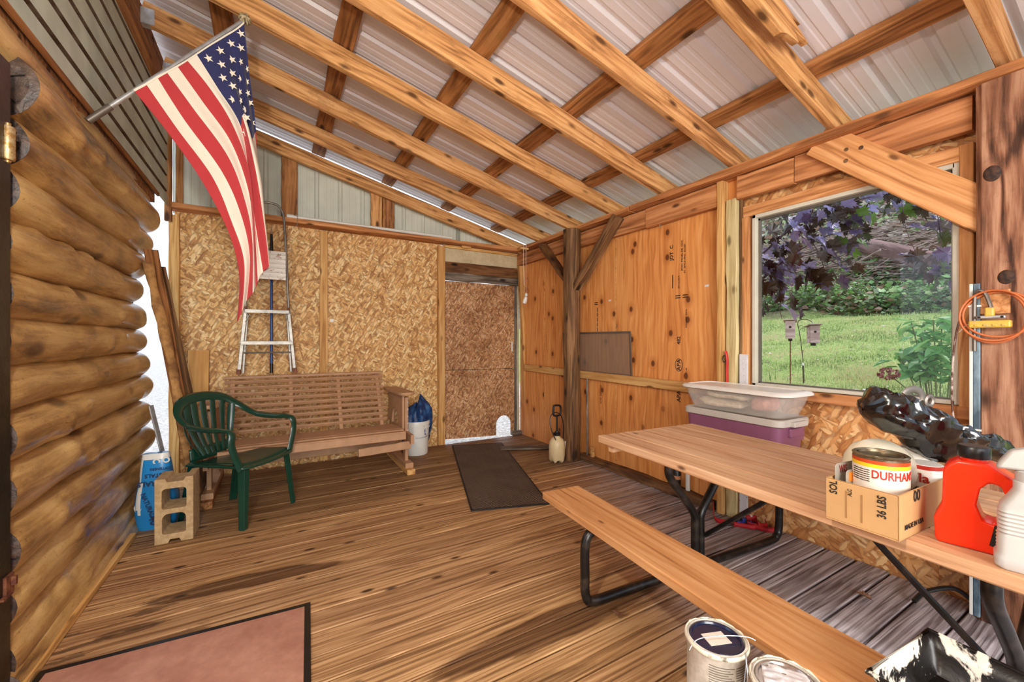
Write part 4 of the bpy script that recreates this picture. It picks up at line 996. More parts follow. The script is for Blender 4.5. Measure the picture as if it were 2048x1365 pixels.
# hanging cord with light socket and pulley at the corner
hc = thing('hanging_cord', 'white hanging cord with a small white socket in the far right corner', 'cord', (2.58, 4.17, 2.40))
for dx in (-.006, .03): MB().tube(curve_pts([(dx, 0, .05), (dx, .005, -.3), (dx + (.01 if dx < 0 else 0), 0, -.60 if dx > 0 else -.50)], 4), .0025, 6).build('cord', VINYL, hc, smooth=True)
MB().lathe([(0, -.02), (.012, -.018), (.018, 0), (.014, .018), (0, .02)], 16).build('pull_knob', VINYL, hc, loc=(.03, 0, -.61), smooth=True)
MB().lathe([(0, -.06), (.022, -.055), (.026, -.02), (.02, .02), (.008, .03), (0, .03)], 18).build('socket', WHITEP, hc, loc=(.02, 0, -.66), rot=(.2, .2, 0), smooth=True)
MB().tube(curve_pts([(.03, 0, -.42), (.06, .02, -.40), (.08, .03, -.46), (.05, .02, -.52), (.09, .03, -.56), (.04, 0, -.60)], 5), .002, 5).build('wire_loop', RUST, hc, smooth=True)
MB().box((.02, .0, .0), (.11, .03, .022)).build('cleat', STUD, hc, loc=(0, .03, -.05), bevel=.002)
o = MB().tube(curve_pts([(0, 0, .02), (0, 0, 0), (-.012, 0, -.014), (0, 0, -.028), (.012, 0, -.016)], 5), .0025, 6).build('screw_hook', GALV, None, loc=(2.79, 2.34, 2.22), smooth=True); tag(o, 'small metal screw hook under the beam above the plywood', 'hook')
o = MB().tube(curve_pts([(0, -.028, 0), (0, -.01, .004), (.004, .012, .012), (.006, .022, .0), (.004, .01, -.014), (.002, -.008, -.01)], 5), .002, 6).build('cup_hook', WHITEP, None, loc=(-.795, 2.565, 2.235), smooth=True); tag(o, 'small white open hook screwed into the upper log', 'hook')

# ---------------------------------------------------------------- storage totes by the window
def rr_sec(hx, hy, r, z, n=5, cx=0, cy=0):
    P = []
    for (sx, sy, a0) in ((1, 1, 0), (-1, 1, PI / 2), (-1, -1, PI), (1, -1, 1.5 * PI)):
        P += [(cx + sx * (hx - r) + r * math.cos(a0 + PI / 2 * k / n), cy + sy * (hy - r) + r * math.sin(a0 + PI / 2 * k / n), z) for k in range(n + 1)]
    return P
PURP = plain('plum_plastic', lin(138, 84, 112), .38, noise_amt=.03)
LIDG = plain('lid_grey', lin(196, 188, 178), .4, noise_amt=.02)
tt = thing('storage_tote', 'plum purple storage tote with a grey lid standing on the far bench', 'tote', (2.585, 1.53, .42), (0, 0, -.03))
m = MB(); m.ring([rr_sec(.125, .27, .04, 0), rr_sec(.135, .29, .045, .24), rr_sec(.148, .305, .05, .245), rr_sec(.152, .310, .05, .34), rr_sec(.146, .304, .05, .34), rr_sec(.12, .27, .04, .01)])
m.build('body', PURP, tt, smooth=True)
for s in (-1, 1):
    MB().box((0, s * .312, .30), (.13, .03, .05)).build('handle', PURP, tt, bevel=.008)
    for k in (-1, 0, 1): MB().box((-.140, s * .17 + k * .05, .12), (.012, .012, .22)).build('rib', PURP, tt, bevel=.003)
m = MB(); m.ring([rr_sec(.158, .318, .05, .335), rr_sec(.165, .325, .055, .34), rr_sec(.165, .325, .055, .372), rr_sec(.156, .316, .05, .378), rr_sec(.14, .30, .045, .366)])
m.build('lid', LIDG, tt, smooth=True)
for s in (-1, 1): MB().box((0, s * .332, .352), (.14, .035, .03)).build('lid_latch', LIDG, tt, bevel=.006)
t = NT('translucent_plastic'); t.set(Base_Color=lin(238, 234, 226), Roughness=.25)
tr = t.t.nodes.new('ShaderNodeBsdfTransparent'); ms = t.t.nodes.new('ShaderNodeMixShader'); ms.inputs[0].default_value = .2
t.t.links.new(tr.outputs[0], ms.inputs[1]); t.t.links.new(t.b.outputs[0], ms.inputs[2]); t.t.links.new(ms.outputs[0], t.out.inputs[0]); CLEAR = t.m
cl = thing('clear_bin', 'clear plastic bin with a white lid on top of the purple tote', 'bin', (2.585, 1.53, .800), (0, 0, -.03))
m = MB(); m.ring([rr_sec(.125, .29, .06, .0), rr_sec(.14, .325, .065, .08), rr_sec(.152, .340, .07, .13), rr_sec(.149, .337, .07, .13), rr_sec(.137, .322, .06, .08), rr_sec(.12, .286, .055, .004)])
m.build('body', CLEAR, cl, smooth=True)
m = MB(); m.ring([rr_sec(.160, .350, .08, .124), rr_sec(.172, .362, .085, .13), rr_sec(.172, .362, .085, .138), rr_sec(.160, .352, .08, .149), rr_sec(.140, .325, .07, .153), rr_sec(.135, .32, .07, .147)])
m.build('lid', WHITEP, cl, smooth=True)
CREAM = patchy('cream_towel', lin(240, 222, 194), lin(222, 198, 168), 40, .4, .6, .95, .6)
PINK = patchy('pink_cloth', lin(226, 166, 150), lin(206, 140, 128), 20, .4, .6, .95, .5)
def fold(nm, label, c, hx, hy, hz, mat, tilt=0., seed=0, grp='folded cloths in the clear bin'):
    m = MB(); secs = []
    for i in range(19):
        t = i / 18; y = -hy + 2 * hy * t; e = (1 - abs(2 * t - 1) ** 4) ** .5 * .9 + .1; sec = []
        for k in range(16):
            a = 2 * PI * k / 16; rx = hx * e * abs(math.cos(a)) ** .7 * (1 if math.cos(a) > 0 else -1); z_ = hz * e * abs(math.sin(a)) ** .7 * (1 if math.sin(a) > 0 else -1)
            q = noise.noise(Vector((rx * 12 + seed, y * 12, z_ * 20))) * .012
            sec.append((rx + q, y, z_ + q + tilt * y))
        secs.append(sec)
    m.ring(secs); o = m.build(nm, mat, None, loc=c, smooth=True); return tag(o, label, 'towel', grp)
fold('folded_towel', 'lower cream folded towel seen through the clear bin', (2.57, 1.64, .838), .10, .16, .026, CREAM, .02, 1)
fold('folded_towel', 'upper cream rolled towel seen through the clear bin', (2.57, 1.59, .892), .09, .155, .020, CREAM, .03, 5)
fold('folded_cloth', 'pink cloth bundle at the right inside the clear bin', (2.56, 1.37, .865), .09, .055, .045, PINK, 0, 9)

# ---------------------------------------------------------------- things on the table
KRAFT = plain('kraft_card', lin(196, 154, 102), .8, noise_amt=.03, scale=10)
bx = thing('cardboard_box', 'low open brown cardboard box on the table edge holding tins and plates', 'box', (1.612, .472, .7415), (0, 0, -.05))
hx, hy, hh, th = .25, .079, .115, .004
beam('side_panel', (-hx, -hy, hh / 2), (-hx, hy, hh / 2), th, hh, KRAFT, bx, jit=.0003, seg=3)
beam('side_panel', (hx, -hy, hh / 2), (hx, hy, hh / 2), th, hh, KRAFT, bx, jit=.0003, seg=3)
beam('side_panel', (-hx, -hy, hh / 2), (hx, -hy, hh / 2), th, hh, KRAFT, bx, jit=.0003, seg=3)
beam('side_panel', (-hx, hy, hh / 2), (hx, hy, hh / 2), th, hh, KRAFT, bx, jit=.0003, seg=3)
MB().box((0, 0, .003), (2 * hx, 2 * hy, .004)).build('bottom', KRAFT, bx)
TXT = plain('box_print', lin(40, 32, 24), .8)
def bxt(tx, y, z, s, U=(0, 0, 1), V=(0, 1, 0), x=-hx - .0028, sx=.8): lettering(tx, s, TXT, bx, onface((x, y, z), U, V), 'box_lettering', sx=sx)
bxt('SOL', .060, .093, .026); bxt('36 LBS', -.048, .075, .026); bxt('ALC', .022, .09, .013)
for yy, tl in ((.03, 0), (-.005, 0)): MB().box((-hx - .003, yy, .055), (.0006, .003, .075)).build('tape_line', plain('tape_shadow', lin(158, 116, 68), .7), bx)
lettering('MADE IN USA', .018, TXT, bx, onface((-.165, -hy - .0028, .028), (1, 0, 0), (0, 0, 1)), 'box_lettering')
lettering('00', .04, TXT, bx, onface((-.15, -hy - .0028, .098), (1, 0, 0), (0, 0, 1)), 'box_lettering')
# putty tin
REDINK = plain('red_ink', lin(188, 44, 28), .5); YEL = plain('yellow_print', lin(248, 206, 34), .45, noise_amt=.02); ORR = plain('orange_red_print', lin(206, 74, 26), .45, noise_amt=.02)
LABEL = plain('paper_label', lin(238, 224, 208), .5, noise_amt=.02)
dc = thing('putty_tin', 'large round tin with white, yellow and red label in the cardboard box', 'tin', (1.465, .475, .746), (0, 0, 0))
rT = .061
MB().lathe([(0, 0), (rT, 0), (rT, .004), (rT - .001, .005), (rT - .001, .181), (rT, .182), (rT + .001, .185), (rT - .003, .188), (rT - .008, .187), (rT - .010, .180), (rT - .012, .181), (rT - .014, .186), (rT - .016, .186), (rT - .017, .181), (0, .181)], 48).build('can', patchy('tarnished_lid', lin(150, 136, 108), lin(110, 96, 74), 20, .4, .6, .35, metal=.7), dc, smooth=True)
for z0, z1, mt_, nm in ((.006, .030, ORR, 'band'), (.030, .062, YEL, 'band'), (.062, .156, LABEL, 'label'), (.156, .166, YEL, 'band'), (.166, .176, ORR, 'band')):
    m = MB(); n = 48; m.add([(rT * math.cos(2 * PI * k / n), rT * math.sin(2 * PI * k / n), z) for z in (z0, z1) for k in range(n)], [(k, (k + 1) % n, n + (k + 1) % n, n + k) for k in range(n)]); m.build(nm, mt_, dc, smooth=True)
def wrap(tx, s, mat, parent, ang, z, r, sx=1., rot=0, nm='tin_lettering'):
    c_, s_ = math.cos(ang), math.sin(ang); return lettering(tx, s, mat, parent, onface((c_ * (r + .0004), s_ * (r + .0004), z), (-s_, c_, 0), (0, 0, 1)), nm, bend=r, sx=sx)
va = math.atan2(-.467, -1.478)
wrap("DURHAM'S", .031, REDINK, dc, va + .62, .138, rT, .75); wrap('ROCK HARD', .016, TXT, dc, va + .55, .05, rT); wrap('Hi', .016, TXT, dc, va + .95, .068, rT)
for k in range(6): wrap('instructions water powder', .0045, TXT, dc, va - .75, .148 - k * .006, rT)
# licence plates
PLT = plain('plate_metal', lin(176, 166, 152), .4, .3, noise_amt=.06)
def plate(loc, label, tx, col, ang):
    p = thing('license_plate', label, 'license plate', loc, (.0, 0, ang), 'old plates in the cardboard box')
    m = MB(); m.ring([rr_sec(.075, .0735, .012, -.0007), rr_sec(.075, .0735, .012, .0007)]); o = m.build('plate', PLT, p, loc=(.075, 0, .0735), rot=(PI / 2, 0, 0)); q = o.modifiers.new('b', 'BEVEL'); q.width = .0003
    lettering(tx, .030, col, p, onface((.018, -.0012, .128), (1, 0, 0), (0, 0, 1)), 'plate_lettering', sx=.7, align='LEFT')
    return p
plate((1.392, .553, .747), 'grey license plate lettered WIS leaning in the box, left of the tin', 'WIS', plain('plate_red', lin(128, 40, 34), .5), -.12)
p2 = plate((1.402, .531, .732), 'second license plate with an orange sticker, just in front of the one lettered WIS', '', INK, -.12)
MB().box((.032, -.0012, .127), (.036, .0008, .026)).build('orange_sticker', plain('orange_sticker', lin(236, 140, 34), .5, noise_amt=.02), p2)
lettering('26', .019, INK, p2, onface((.038, -.002, .127), (-1, 0, 0), (0, 0, -1)), 'plate_lettering')
MB().box((.05, -.0012, .09), (.04, .0008, .02)).build('dark_print', INK, p2)
# cream helmet-like bowl, white tubs
CRM = plain('cream_enamel', lin(236, 228, 202), .25, noise_amt=.03)
o = MB().lathe([(.088, 0), (.086, .03), (.076, .06), (.05, .085), (.0, .094), (.0, .090), (.047, .081), (.072, .057), (.082, .03), (.084, 0)], 36).build('cream_bowl', CRM, None, loc=(1.61, .528, .845), rot=(.25, -.35, 0), smooth=True); tag(o, 'cream coloured upturned bowl behind the large tin in the box', 'bowl')
wt = thing('white_jug', 'white plastic jug in the box partly under the black bag', 'jug', (1.745, .484, .746))
m = MB(); m.ring([rr_sec(.042, .04, .015, 0), rr_sec(.047, .045, .018, .01), rr_sec(.047, .045, .018, .13), rr_sec(.03, .03, .02, .165), rr_sec(.02, .02, .015, .17)]); m.build('body', VINYL, wt, smooth=True)
MB().lathe([(0, .168), (.022, .168), (.022, .185), (0, .187)], 20).build('cap', VINYL, wt, smooth=True)
MB().box((-.0478, -.01, .055), (.0008, .04, .06)).build('label', INK, wt)
ft = thing('cleaner_tub', 'white and red cleaner tub between the big tin and the orange jug', 'tub', (1.655, .434, .747))
ft.scale = (1.05, 1.05, 1.05)
MB().lathe([(0, 0), (.037, 0), (.038, .004), (.038, .130), (.036, .134), (0, .134)], 32).build('can', WHITEP, ft, smooth=True)
n = 32; MB().add([(.0385 * math.cos(2 * PI * k / n), .0385 * math.sin(2 * PI * k / n), z) for z in (.122, .133) for k in range(n)], [(k, (k + 1) % n, n + (k + 1) % n, n + k) for k in range(n)]).build('red_band', REDINK, ft, smooth=True)
va2 = math.atan2(-.39, -1.563)
wrap('Fla', .034, REDINK, ft, va2 - .25, .098, .0385, nm='tub_lettering'); wrap('FOR', .012, TXT, ft, va2 - .35, .068, .0385, nm='tub_lettering'); wrap('EASY', .012, TXT, ft, va2 - .35, .054, .0385, nm='tub_lettering')
# orange-red jug with handle
JUG = plain('red_orange_plastic', lin(244, 52, 18), .28, noise_amt=.02)
jg = thing('detergent_jug', 'bright orange-red plastic jug with a loop handle and black cap on the table edge', 'jug', (1.50, .302, .741), (0, 0, math.radians(-80)))
prof_j = [(-.068, .004), (-.060, .0), (.060, 0), (.070, .006), (.072, .07), (.072, .16), (.060, .185), (.03, .205), (.022, .212), (-.028, .212), (-.045, .200), (-.054, .185), (-.056, .10), (-.064, .075), (-.070, .06)]
holej = [(.012, .075), (.032, .07), (.045, .085), (.048, .14), (.040, .165), (.022, .168), (.008, .15), (.002, .11)]
bm = bmesh.new(); eds = addloop(prof_j) + addloop(holej); bmesh.ops.triangle_fill(bm, use_beauty=True, edges=eds)
ex = bmesh.ops.extrude_face_region(bm, geom=bm.faces[:]); bmesh.ops.translate(bm, verts=[v for v in ex['geom'] if isinstance(v, bmesh.types.BMVert)], vec=(0, .082, 0)); bmesh.ops.recalc_face_normals(bm, faces=bm.faces)
me = bpy.data.meshes.new('body'); bm.to_mesh(me); bm.free(); me.materials.append(JUG); o = bpy.data.objects.new('body', me); C.objects.link(o); o.parent = jg; o.location = (0, -.041, 0)
q = o.modifiers.new('b', 'BEVEL'); q.width = .013; q.segments = 4; q.limit_method = 'ANGLE'; q.angle_limit = .9
me.polygons.foreach_set('use_smooth', [True] * len(me.polygons))
MB().lathe([(.024, .205), (.024, .222), (.022, .224)], 28, c=(-.003, 0, 0)).build('neck', JUG, jg, smooth=True)
MB().lathe([(0, .218), (.028, .218), (.029, .222), (.029, .243), (.026, .247), (0, .247)], 28, c=(-.003, 0, 0)).build('cap', BLACKP, jg, smooth=True)
MB().prism([(.022, .022), (.060, .016), (.066, .10), (.066, .165), (.056, .17), (.054, .10), (.030, .07)], 0, .001, M=Matrix(((1, 0, 0, 0), (0, 0, -1, -.0415), (0, 1, 0, 0), (0, 0, 0, 1)))).build('label', INK, jg)
for k in range(5): MB().box((.042, -.0430, .030 + .008 * k), (.020, .0006, .003)).build('label_line', YEL if k > 2 else WHITEP, jg)
# white trigger spray bottle
sb = thing('spray_bottle', 'white trigger spray bottle at the right end of the table', 'bottle', (1.438, .207, .741), (0, 0, math.radians(-78)))
m = MB()
S_ = [(.050, .03, 0), (.054, .034, .006), (.054, .034, .026), (.050, .031, .034), (.049, .030, .10)]
for k in range(7): S_ += [(.049, .030, .072 + .009 * k), (.0465, .028, .0765 + .009 * k)]
S_ += [(.046, .028, .140), (.034, .026, .160), (.026, .022, .178), (.026, .022, .195), (.018, .018, .20)]
S_ = [S_[0], S_[1], S_[2], S_[3]] + S_[5:]
m.ring([rr_sec(a, b, .016, z) for a, b, z in S_]); m.build('bottle', plain('bottle_shell', lin(188, 185, 180), .4, noise_amt=.02), sb, smooth=True)
WHB = plain('bottle_white', lin(186, 183, 178), .4, noise_amt=.02)
MB().lathe([(0, .196), (.024, .196), (.024, .218), (.02, .22), (0, .22)], 30).build('collar', WHB, sb, smooth=True)
P = [(-.052, .218), (-.045, .235), (-.03, .262), (.0, .272), (.06, .268), (.07, .256), (.07, .240), (.04, .236), (.02, .222)]
MB().prism(P, -.016, .016, M=Matrix(((1, 0, 0, 0), (0, 0, -1, 0), (0, 1, 0, 0), (0, 0, 0, 1)))).build('spray_head', WHB, sb, bevel=.006, smooth=True)
MB().tube(curve_pts([(.03, 0, .236), (.045, 0, .21), (.046, 0, .18), (.052, 0, .16)], 4), .005, 8).build('trigger', WHITEP, sb, smooth=True)
MB().box((.026, -.0305, .078), (.040, .001, .095)).build('label', plain('grey_label', lin(176, 176, 170), .5), sb)
for k in range(13): MB().box((.026, -.0312, .036 + .007 * k), (.034 - (k % 3) * .006, .0005, .0018)).build('label_line', INK, sb)
# black rubbish bag draped over the pile
BAG = plain('black_polythene', lin(12, 12, 13), .16, noise_amt=.0, spec=.8)
rv = Vector((.866, -.5, 0)); fv = Vector((.5, .866, 0))
def bagf(u, v):
    a = 2 * PI * v; x = -.21 + .50 * u
    env = (math.sin(PI * min(1, u * 1.15 + .08)) ** .55 if u < .8 else math.sin(PI * 1.0 * (.0)) + (1 - u) / .2 * .6 + .1)
    env = max(.05, min(1, (u / .12) ** .5)) * (1 - .8 * max(0, u - .45) / .55)
    rx = .085 * env; rzz = .052 * env + .012 * math.sin(u * 9)
    if PI < a < 2 * PI and .25 < u < .62: rzz *= 1.0 + 1.1 * math.sin(PI * (u - .25) / .37) * abs(math.sin(a))
    nn = noise.noise(Vector((x * 16, math.cos(a) * 1.7, math.sin(a) * 1.7))) + .6 * noise.noise(Vector((x * 40, math.cos(a) * 4, math.sin(a) * 4 + 3)))
    k = 1 + .30 * nn
    p = rv * x + fv * (rx * k * math.cos(a)) + Vector((0, 0, rzz * k * math.sin(a) + .015 - .20 * max(0, u - .1) * .9 + .01 * nn))
    return p
o = MB().grid(bagf, 70, 44).build('rubbish_bag', BAG, None, loc=(1.735, .44, 1.025), smooth=True); tag(o, 'crumpled black plastic bag draped over the containers in the box', 'bag')
o = MB().tube([Vector((.034 * math.cos(a), 0, .034 * math.sin(a))) for a in (PI * (.05 + .85 * k / 12) for k in range(13))], .012, 8, flat=.35).tube([Vector((.050 + .012 * math.cos(a), .0, .006 + .016 * math.sin(a))) for a in (2 * PI * k / 10 for k in range(10))], .008, 8, close=True).build('spring_clip', GREYMET, None, loc=(1.80, .50, 1.055), rot=(0, .2, -.5), smooth=True); tag(o, 'curved grey metal clip on top of the black bag', 'clip')

# ---------------------------------------------------------------- paint tins on a low crate in the foreground
cr = thing('wooden_crate', 'low wooden crate carrying the two paint tins', 'crate', (1.045, .60, 0))
for i in range(3): MB().box((-.062 + .062 * i, 0, .239), (.056, .35, .012)).build('slat', GREYW, cr)
for s in (-1, 1):
    for k in range(3): MB().box((0, s * .165, .05 + .07 * k), (.18, .012, .055)).build('slat', GREYW, cr)
    for q in (-1, 1): MB().box((s * .08, q * .15, .1165), (.02, .02, .233)).build('corner_post', GREYW, cr)
def tin(loc, label, lidmat, dark, nm):
    p = thing('paint_tin', label, 'paint tin', loc, (0, 0, nm), 'paint tins at the near end of the bench')
    r = .074
    MB().lathe([(0, 0), (r, 0), (r + .002, .003), (r, .006), (r, .182), (r + .003, .186), (r + .003, .190), (r - .004, .193), (r - .006, .185), (r - .008, .184), (r - .009, .185)], 48).build('can', patchy('paper_wrapped_can%d' % dark, lin(208, 202, 188), lin(182, 174, 160), 14, .45, .6, .5, .1), p, smooth=True)
    MB().lathe([(r - .006, .186), (r - .009, .191), (r - .013, .191), (r - .016, .184), (r - .02, .1845), (0, .1845)], 48).build('lid', lidmat, p, smooth=True)
    m = MB()
    for k in range(60):
        a = 2 * PI * k / 60
    secs = [[((r + .0035 + .003 * math.cos(q) + .002 * noise.noise(Vector((math.cos(a) * 4, math.sin(a) * 4, 1)))) * math.cos(a), (r + .0035 + .003 * math.cos(q)) * math.sin(a), .187 + (.006 + .004 * noise.noise(Vector((math.cos(a) * 5, math.sin(a) * 5, 5)))) * math.sin(q)) for q in (2 * PI * j / 8 for j in range(8))] for a in (2 * PI * k / 60 for k in range(60))]
    m.ring(secs, close=True); m.build('dried_paint_rim', patchy('dried_cream_paint', lin(232, 224, 200), lin(120, 110, 96), 30, .55, .62, .45, .5), p, smooth=True, label='rim crusted with dried cream paint')
    for k in range(22):
        z = .16 - .0062 * k
        for (a0, wl_) in ((PI + .35, .9), (PI + 1.25, .75)):
            m = MB(); q = [(a0 + wl_ * t_ * (.7 + .3 * ((k * 7 + int(a0 * 10)) % 5) / 5) / 6) for t_ in range(7)]
            m.add([((r + .0006) * math.cos(a), (r + .0006) * math.sin(a), zz) for zz in (z, z + .0022) for a in q], [(i_, i_ + 1, 8 + i_, 7 + i_) for i_ in range(6)])
            m.build('label_line', plain('faded_ink', lin(112, 104, 92), .8) if 'faded_ink' not in bpy.data.materials else bpy.data.materials['faded_ink'], p)
    return p, r
NAVYL = plain('navy_lid', lin(26, 36, 66), .2, noise_amt=.05, spec=.7)
t1, r = tin((1.045, .690, .2455), 'paint tin with a dark navy lid and a white sticker on it', NAVYL, 0, 0.)
MB().box((0, 0, .1864), (.062, .045, .0012), rot=(0, 0, -.35)).build('lid_sticker', LABEL, t1)
for k in range(4): MB().box((-.004, .012 - .007 * k, .1858), (.03, .002, .0006), rot=(0, 0, -.35)).build('sticker_line', plain('sticker_ink', lin(150, 145, 140), .8), t1)
MB().tube(curve_pts([(-.087, .02, .175), (-.06, .015, .196), (.0, -.008, .199), (.06, -.045, .198), (.078, -.062, .192)], 6), .0014, 6).build('bail_wire', GALV, t1, smooth=True)
LIDS = patchy('silver_lid', lin(196, 190, 184), lin(168, 150, 120), 8, .45, .65, .22, .1, metal=.8)
t2, r = tin((1.055, .515, .2455), 'paint tin with a silver lid under white tape, closest to the camera', LIDS, 1, .6)
o = MB().grid(lambda u, v: (-.03 + .08 * u, -.05 + .10 * v, .188 + .005 * noise.noise(Vector((u * 6, v * 5, 1)))), 16, 16).build('lid_paper', patchy('crinkled_paper', lin(236, 232, 230), lin(200, 196, 200), 20, .4, .6, .35), t2, smooth=True, solid=.0008)
MB().tube(curve_pts([(-.02, .087, .16), (-.035, .085, .20), (-.01, .088, .235), (.02, .083, .20), (.0, .09, .15)], 6), .0014, 6).build('bail_wire', GALV, t2, smooth=True)

# ---------------------------------------------------------------- roller tray on the bench end
TRAY = patchy('paint_smeared_tray', lin(20, 17, 15), lin(238, 230, 214), 7, .50, .53, .35, .6, detail=10, distort=1.2)
pt = thing('paint_tray', 'black roller tray smeared with white paint on the near end of the bench', 'paint tray', (1.285, .185, .421), (0, 0, -.07))
def trayf(u, v):
    x = (u - .5) * .29; y = (v - .5) * .40
    e = min(u, 1 - u) / .10; ed = min(1, max(0, e)); ev = min(1, max(0, min(v, 1 - v) / .06))
    edge = ed * ev
    depth = .010 + (.072 if v > .74 else .072 - (.74 - v) / .74 * .06)
    depth -= .02 * math.exp(-((u - .5) / .1) ** 2) * (1 if v > .7 else .3)
    z = .085 - depth * edge ** .6 + .0015 * math.sin(v * 60) * (1 if v < .7 else 0) * edge
    return (x, y, max(z, .003))
MB().grid(trayf, 36, 44).build('tray', TRAY, pt, smooth=True, solid=.003)
m = MB(); m.tube([(-.15, -.2, .085), (.15, -.2, .085), (.15, .2, .085), (-.15, .2, .085)], .006, 8, close=True); m.build('rim', TRAY, pt, smooth=True)
for s in (-1, 1): MB().box((s * .10, -.17, .04), (.02, .01, .08)).build('leg', BLACKP, pt)

# ---------------------------------------------------------------- under the table and on the floor
sc = thing('spray_can', 'black spray can standing on the bottom plate below the table', 'spray can', (2.80, 2.19, .061))
MB().lathe([(0, 0), (.031, 0), (.032, .004), (.032, .15), (.022, .165), (0, .165)], 24).build('can', BLACKP, sc, smooth=True)
MB().lathe([(0, .16), (.024, .16), (.024, .195), (0, .197)], 20).build('cap', RUST, sc, smooth=True)
n = 24; MB().add([(.0324 * math.cos(2 * PI * k / n), .0324 * math.sin(2 * PI * k / n), z) for z in (.07, .10) for k in range(n)], [(k, (k + 1) % n, n + (k + 1) % n, n + k) for k in range(n)]).build('label_band', plain('tan_label', lin(190, 130, 90), .5), sc, smooth=True)
o = MB().lathe([(0, 0), (.017, 0), (.017, .17), (.012, .18), (0, .18)], 20).build('white_tube', VINYL, None, loc=(2.81, 2.095, .061), smooth=True); tag(o, 'slim white plastic tube standing beside the spray can', 'tube')
STR = plain('red_webbing', lin(176, 20, 30), .6, noise_amt=.06)
st_ = thing('ratchet_strap', 'red ratchet strap lying in a tangle under the table by the wall', 'strap', (2.68, 1.55, 0))
def ribbon(ctrl, w_, mat, nm):
    P = curve_pts(ctrl, 8); m = MB(); L_ = len(P)
    m.grid(lambda u, v: P[min(L_ - 1, int(round(u * (L_ - 1))))] + Vector((0, 0, (v - .5) * w_)) + Vector((.004 * (v - .5), .01 * (v - .5), 0)), L_ - 1, 2)
    return m.build(nm, mat, st_, smooth=True, solid=.0015)
ribbon([(.02, .28, .20), (0, .24, .08), (-.06, .19, .02), (-.05, .12, .018), (.0, .04, .018), (.04, -.02, .02), (.10, -.02, .03), (.12, .04, .025), (.05, .06, .03), (.06, -.06, .02), (.13, -.12, .02), (.17, -.10, .018)], .028, STR, 'webbing')
ribbon([(.07, .05, .05), (.10, .0, .06), (.06, -.04, .04), (.12, -.06, .03), (.15, -.03, .04)], .028, STR, 'webbing')
MB().box((.04, .05, .022), (.10, .035, .03), rot=(0, 0, -.5)).box((.04, .05, .045), (.03, .04, .02), rot=(0, 0, -.5)).build('ratchet', patchy('blue_black_metal', lin(22, 24, 40), lin(40, 60, 150), 30, .5, .6, .35), st_, bevel=.004)
MB().tube(curve_pts([(-.02, .09, .02), (-.06, .11, .02), (-.08, .09, .02), (-.06, .07, .02), (-.03, .075, .02)], 5), .005, 6).build('hook', BLACKP, st_, smooth=True)
MB().box((.10, .03, .065), (.025, .02, .012)).build('buckle_tag', WHITEP, st_, bevel=.003)
o = MB().box((0, 0, .575), (.014, .055, 1.15)).build('white_trim_strip', patchy('speckled_white', lin(222, 222, 226), lin(60, 60, 66), 90, .64, .68, .5), None, loc=(2.800, 1.645, 0), bevel=.002); tag(o, 'speckled white plastic trim strip standing against the wall left of the window', 'strip')
rh = thing('red_handle_tool', 'red handled tool hanging on the pale stud left of the window', 'tool', (2.755, 1.735, .90))
MB().tube(curve_pts([(0, 0, 0), (0, .002, .12), (0, .0, .2), (0, .006, .25), (0, .012, .27)], 5), .011, 8, flat=.6).build('handle', plain('red_plastic', lin(206, 36, 34), .35), rh, smooth=True)
MB().tube([(0, .022 + .012 * math.cos(a), .215 + .024 * math.sin(a)) for a in (2 * PI * k / 14 for k in range(14))], .0028, 6, close=True).build('ring', BLACKP, rh, smooth=True)
LEAFB = plain('dry_leaf', lin(130, 92, 66), .8); lm = leafmesh('dry_leaf', 'maple', LEAFB, .3, .5)
for (x, y, s, a, lb) in ((2.45, .83, .07, .4, 'curled brown leaf on the deck boards between bench and wall'), (1.36, 1.36, .06, 2.2, 'torn brown leaf beside the black floor tube of the bench')):
    o = bpy.data.objects.new('dry_leaf', lm); C.objects.link(o); o.location = (x, y, .012); o.rotation_euler = (.5, .2, a); o.scale = (s, s, s); tag(o, lb, 'leaf')
o = MB().tube(curve_pts([(2.60, .72, .02), (2.68, .70, .05), (2.74, .62, .09), (2.73, .55, .06)], 6), .010, 8).build('black_hose', BLACKP, None, smooth=True); tag(o, 'short black hose curving along the wall foot beside the hewn post', 'hose')
o = MB().box((0, 0, .5), (.02, .004, 1.0)).build('hidden', DARK, None); bpy.data.objects.remove(o)

# ---------------------------------------------------------------- power strip and cord on the hewn post
BLUEG = patchy('blue_grey_paint', lin(70, 90, 104), lin(150, 176, 190), 6, .45, .6, .5, stretch=(1, 1, .3))
cd_ = thing('conduit', 'blue and white painted conduit strip running down the hewn post', 'conduit', (2.70, .545, 0))
MB().box((0, -.004, .76), (.012, .022, 1.48)).build('strip', BLUEG, cd_, bevel=.003)
MB().box((0, .012, .76), (.010, .012, 1.48)).build('edge_strip', VINYL, cd_, bevel=.002)
for z in (1.40, .85): MB().box((-.008, 0, z), (.006, .04, .008)).build('cable_tie', WHITEP, cd_)
MB().tube(curve_pts([(-.012, 0, 1.20), (-.012, 0, 1.42), (-.018, -.008, 1.462), (-.02, -.03, 1.458), (-.018, -.045, 1.41), (-.02, -.05, 1.385)], 6), .0075, 8).build('grey_cable', GREYMET, cd_, smooth=True)
o = MB().box((0, 0, 0), (.018, .085, .105)).build('backing_block', NEW, None, loc=(2.705, .488, 1.415), bevel=.003); tag(o, 'small square pine block nailed to the hewn post behind the power outlet', 'block')
ps = thing('power_outlet', 'yellow multi socket power outlet hanging on the hewn post', 'outlet', (2.678, .498, 1.318))
YLW = patchy('yellow_plastic', lin(222, 184, 70), lin(196, 170, 110), 30, .5, .65, .4)
MB().box((0, 0, 0), (.035, .122, .032)).build('body', YLW, ps, bevel=.006)
MB().box((-.002, .0, .052), (.026, .028, .04)).build('plug', YLW, ps, bevel=.006)
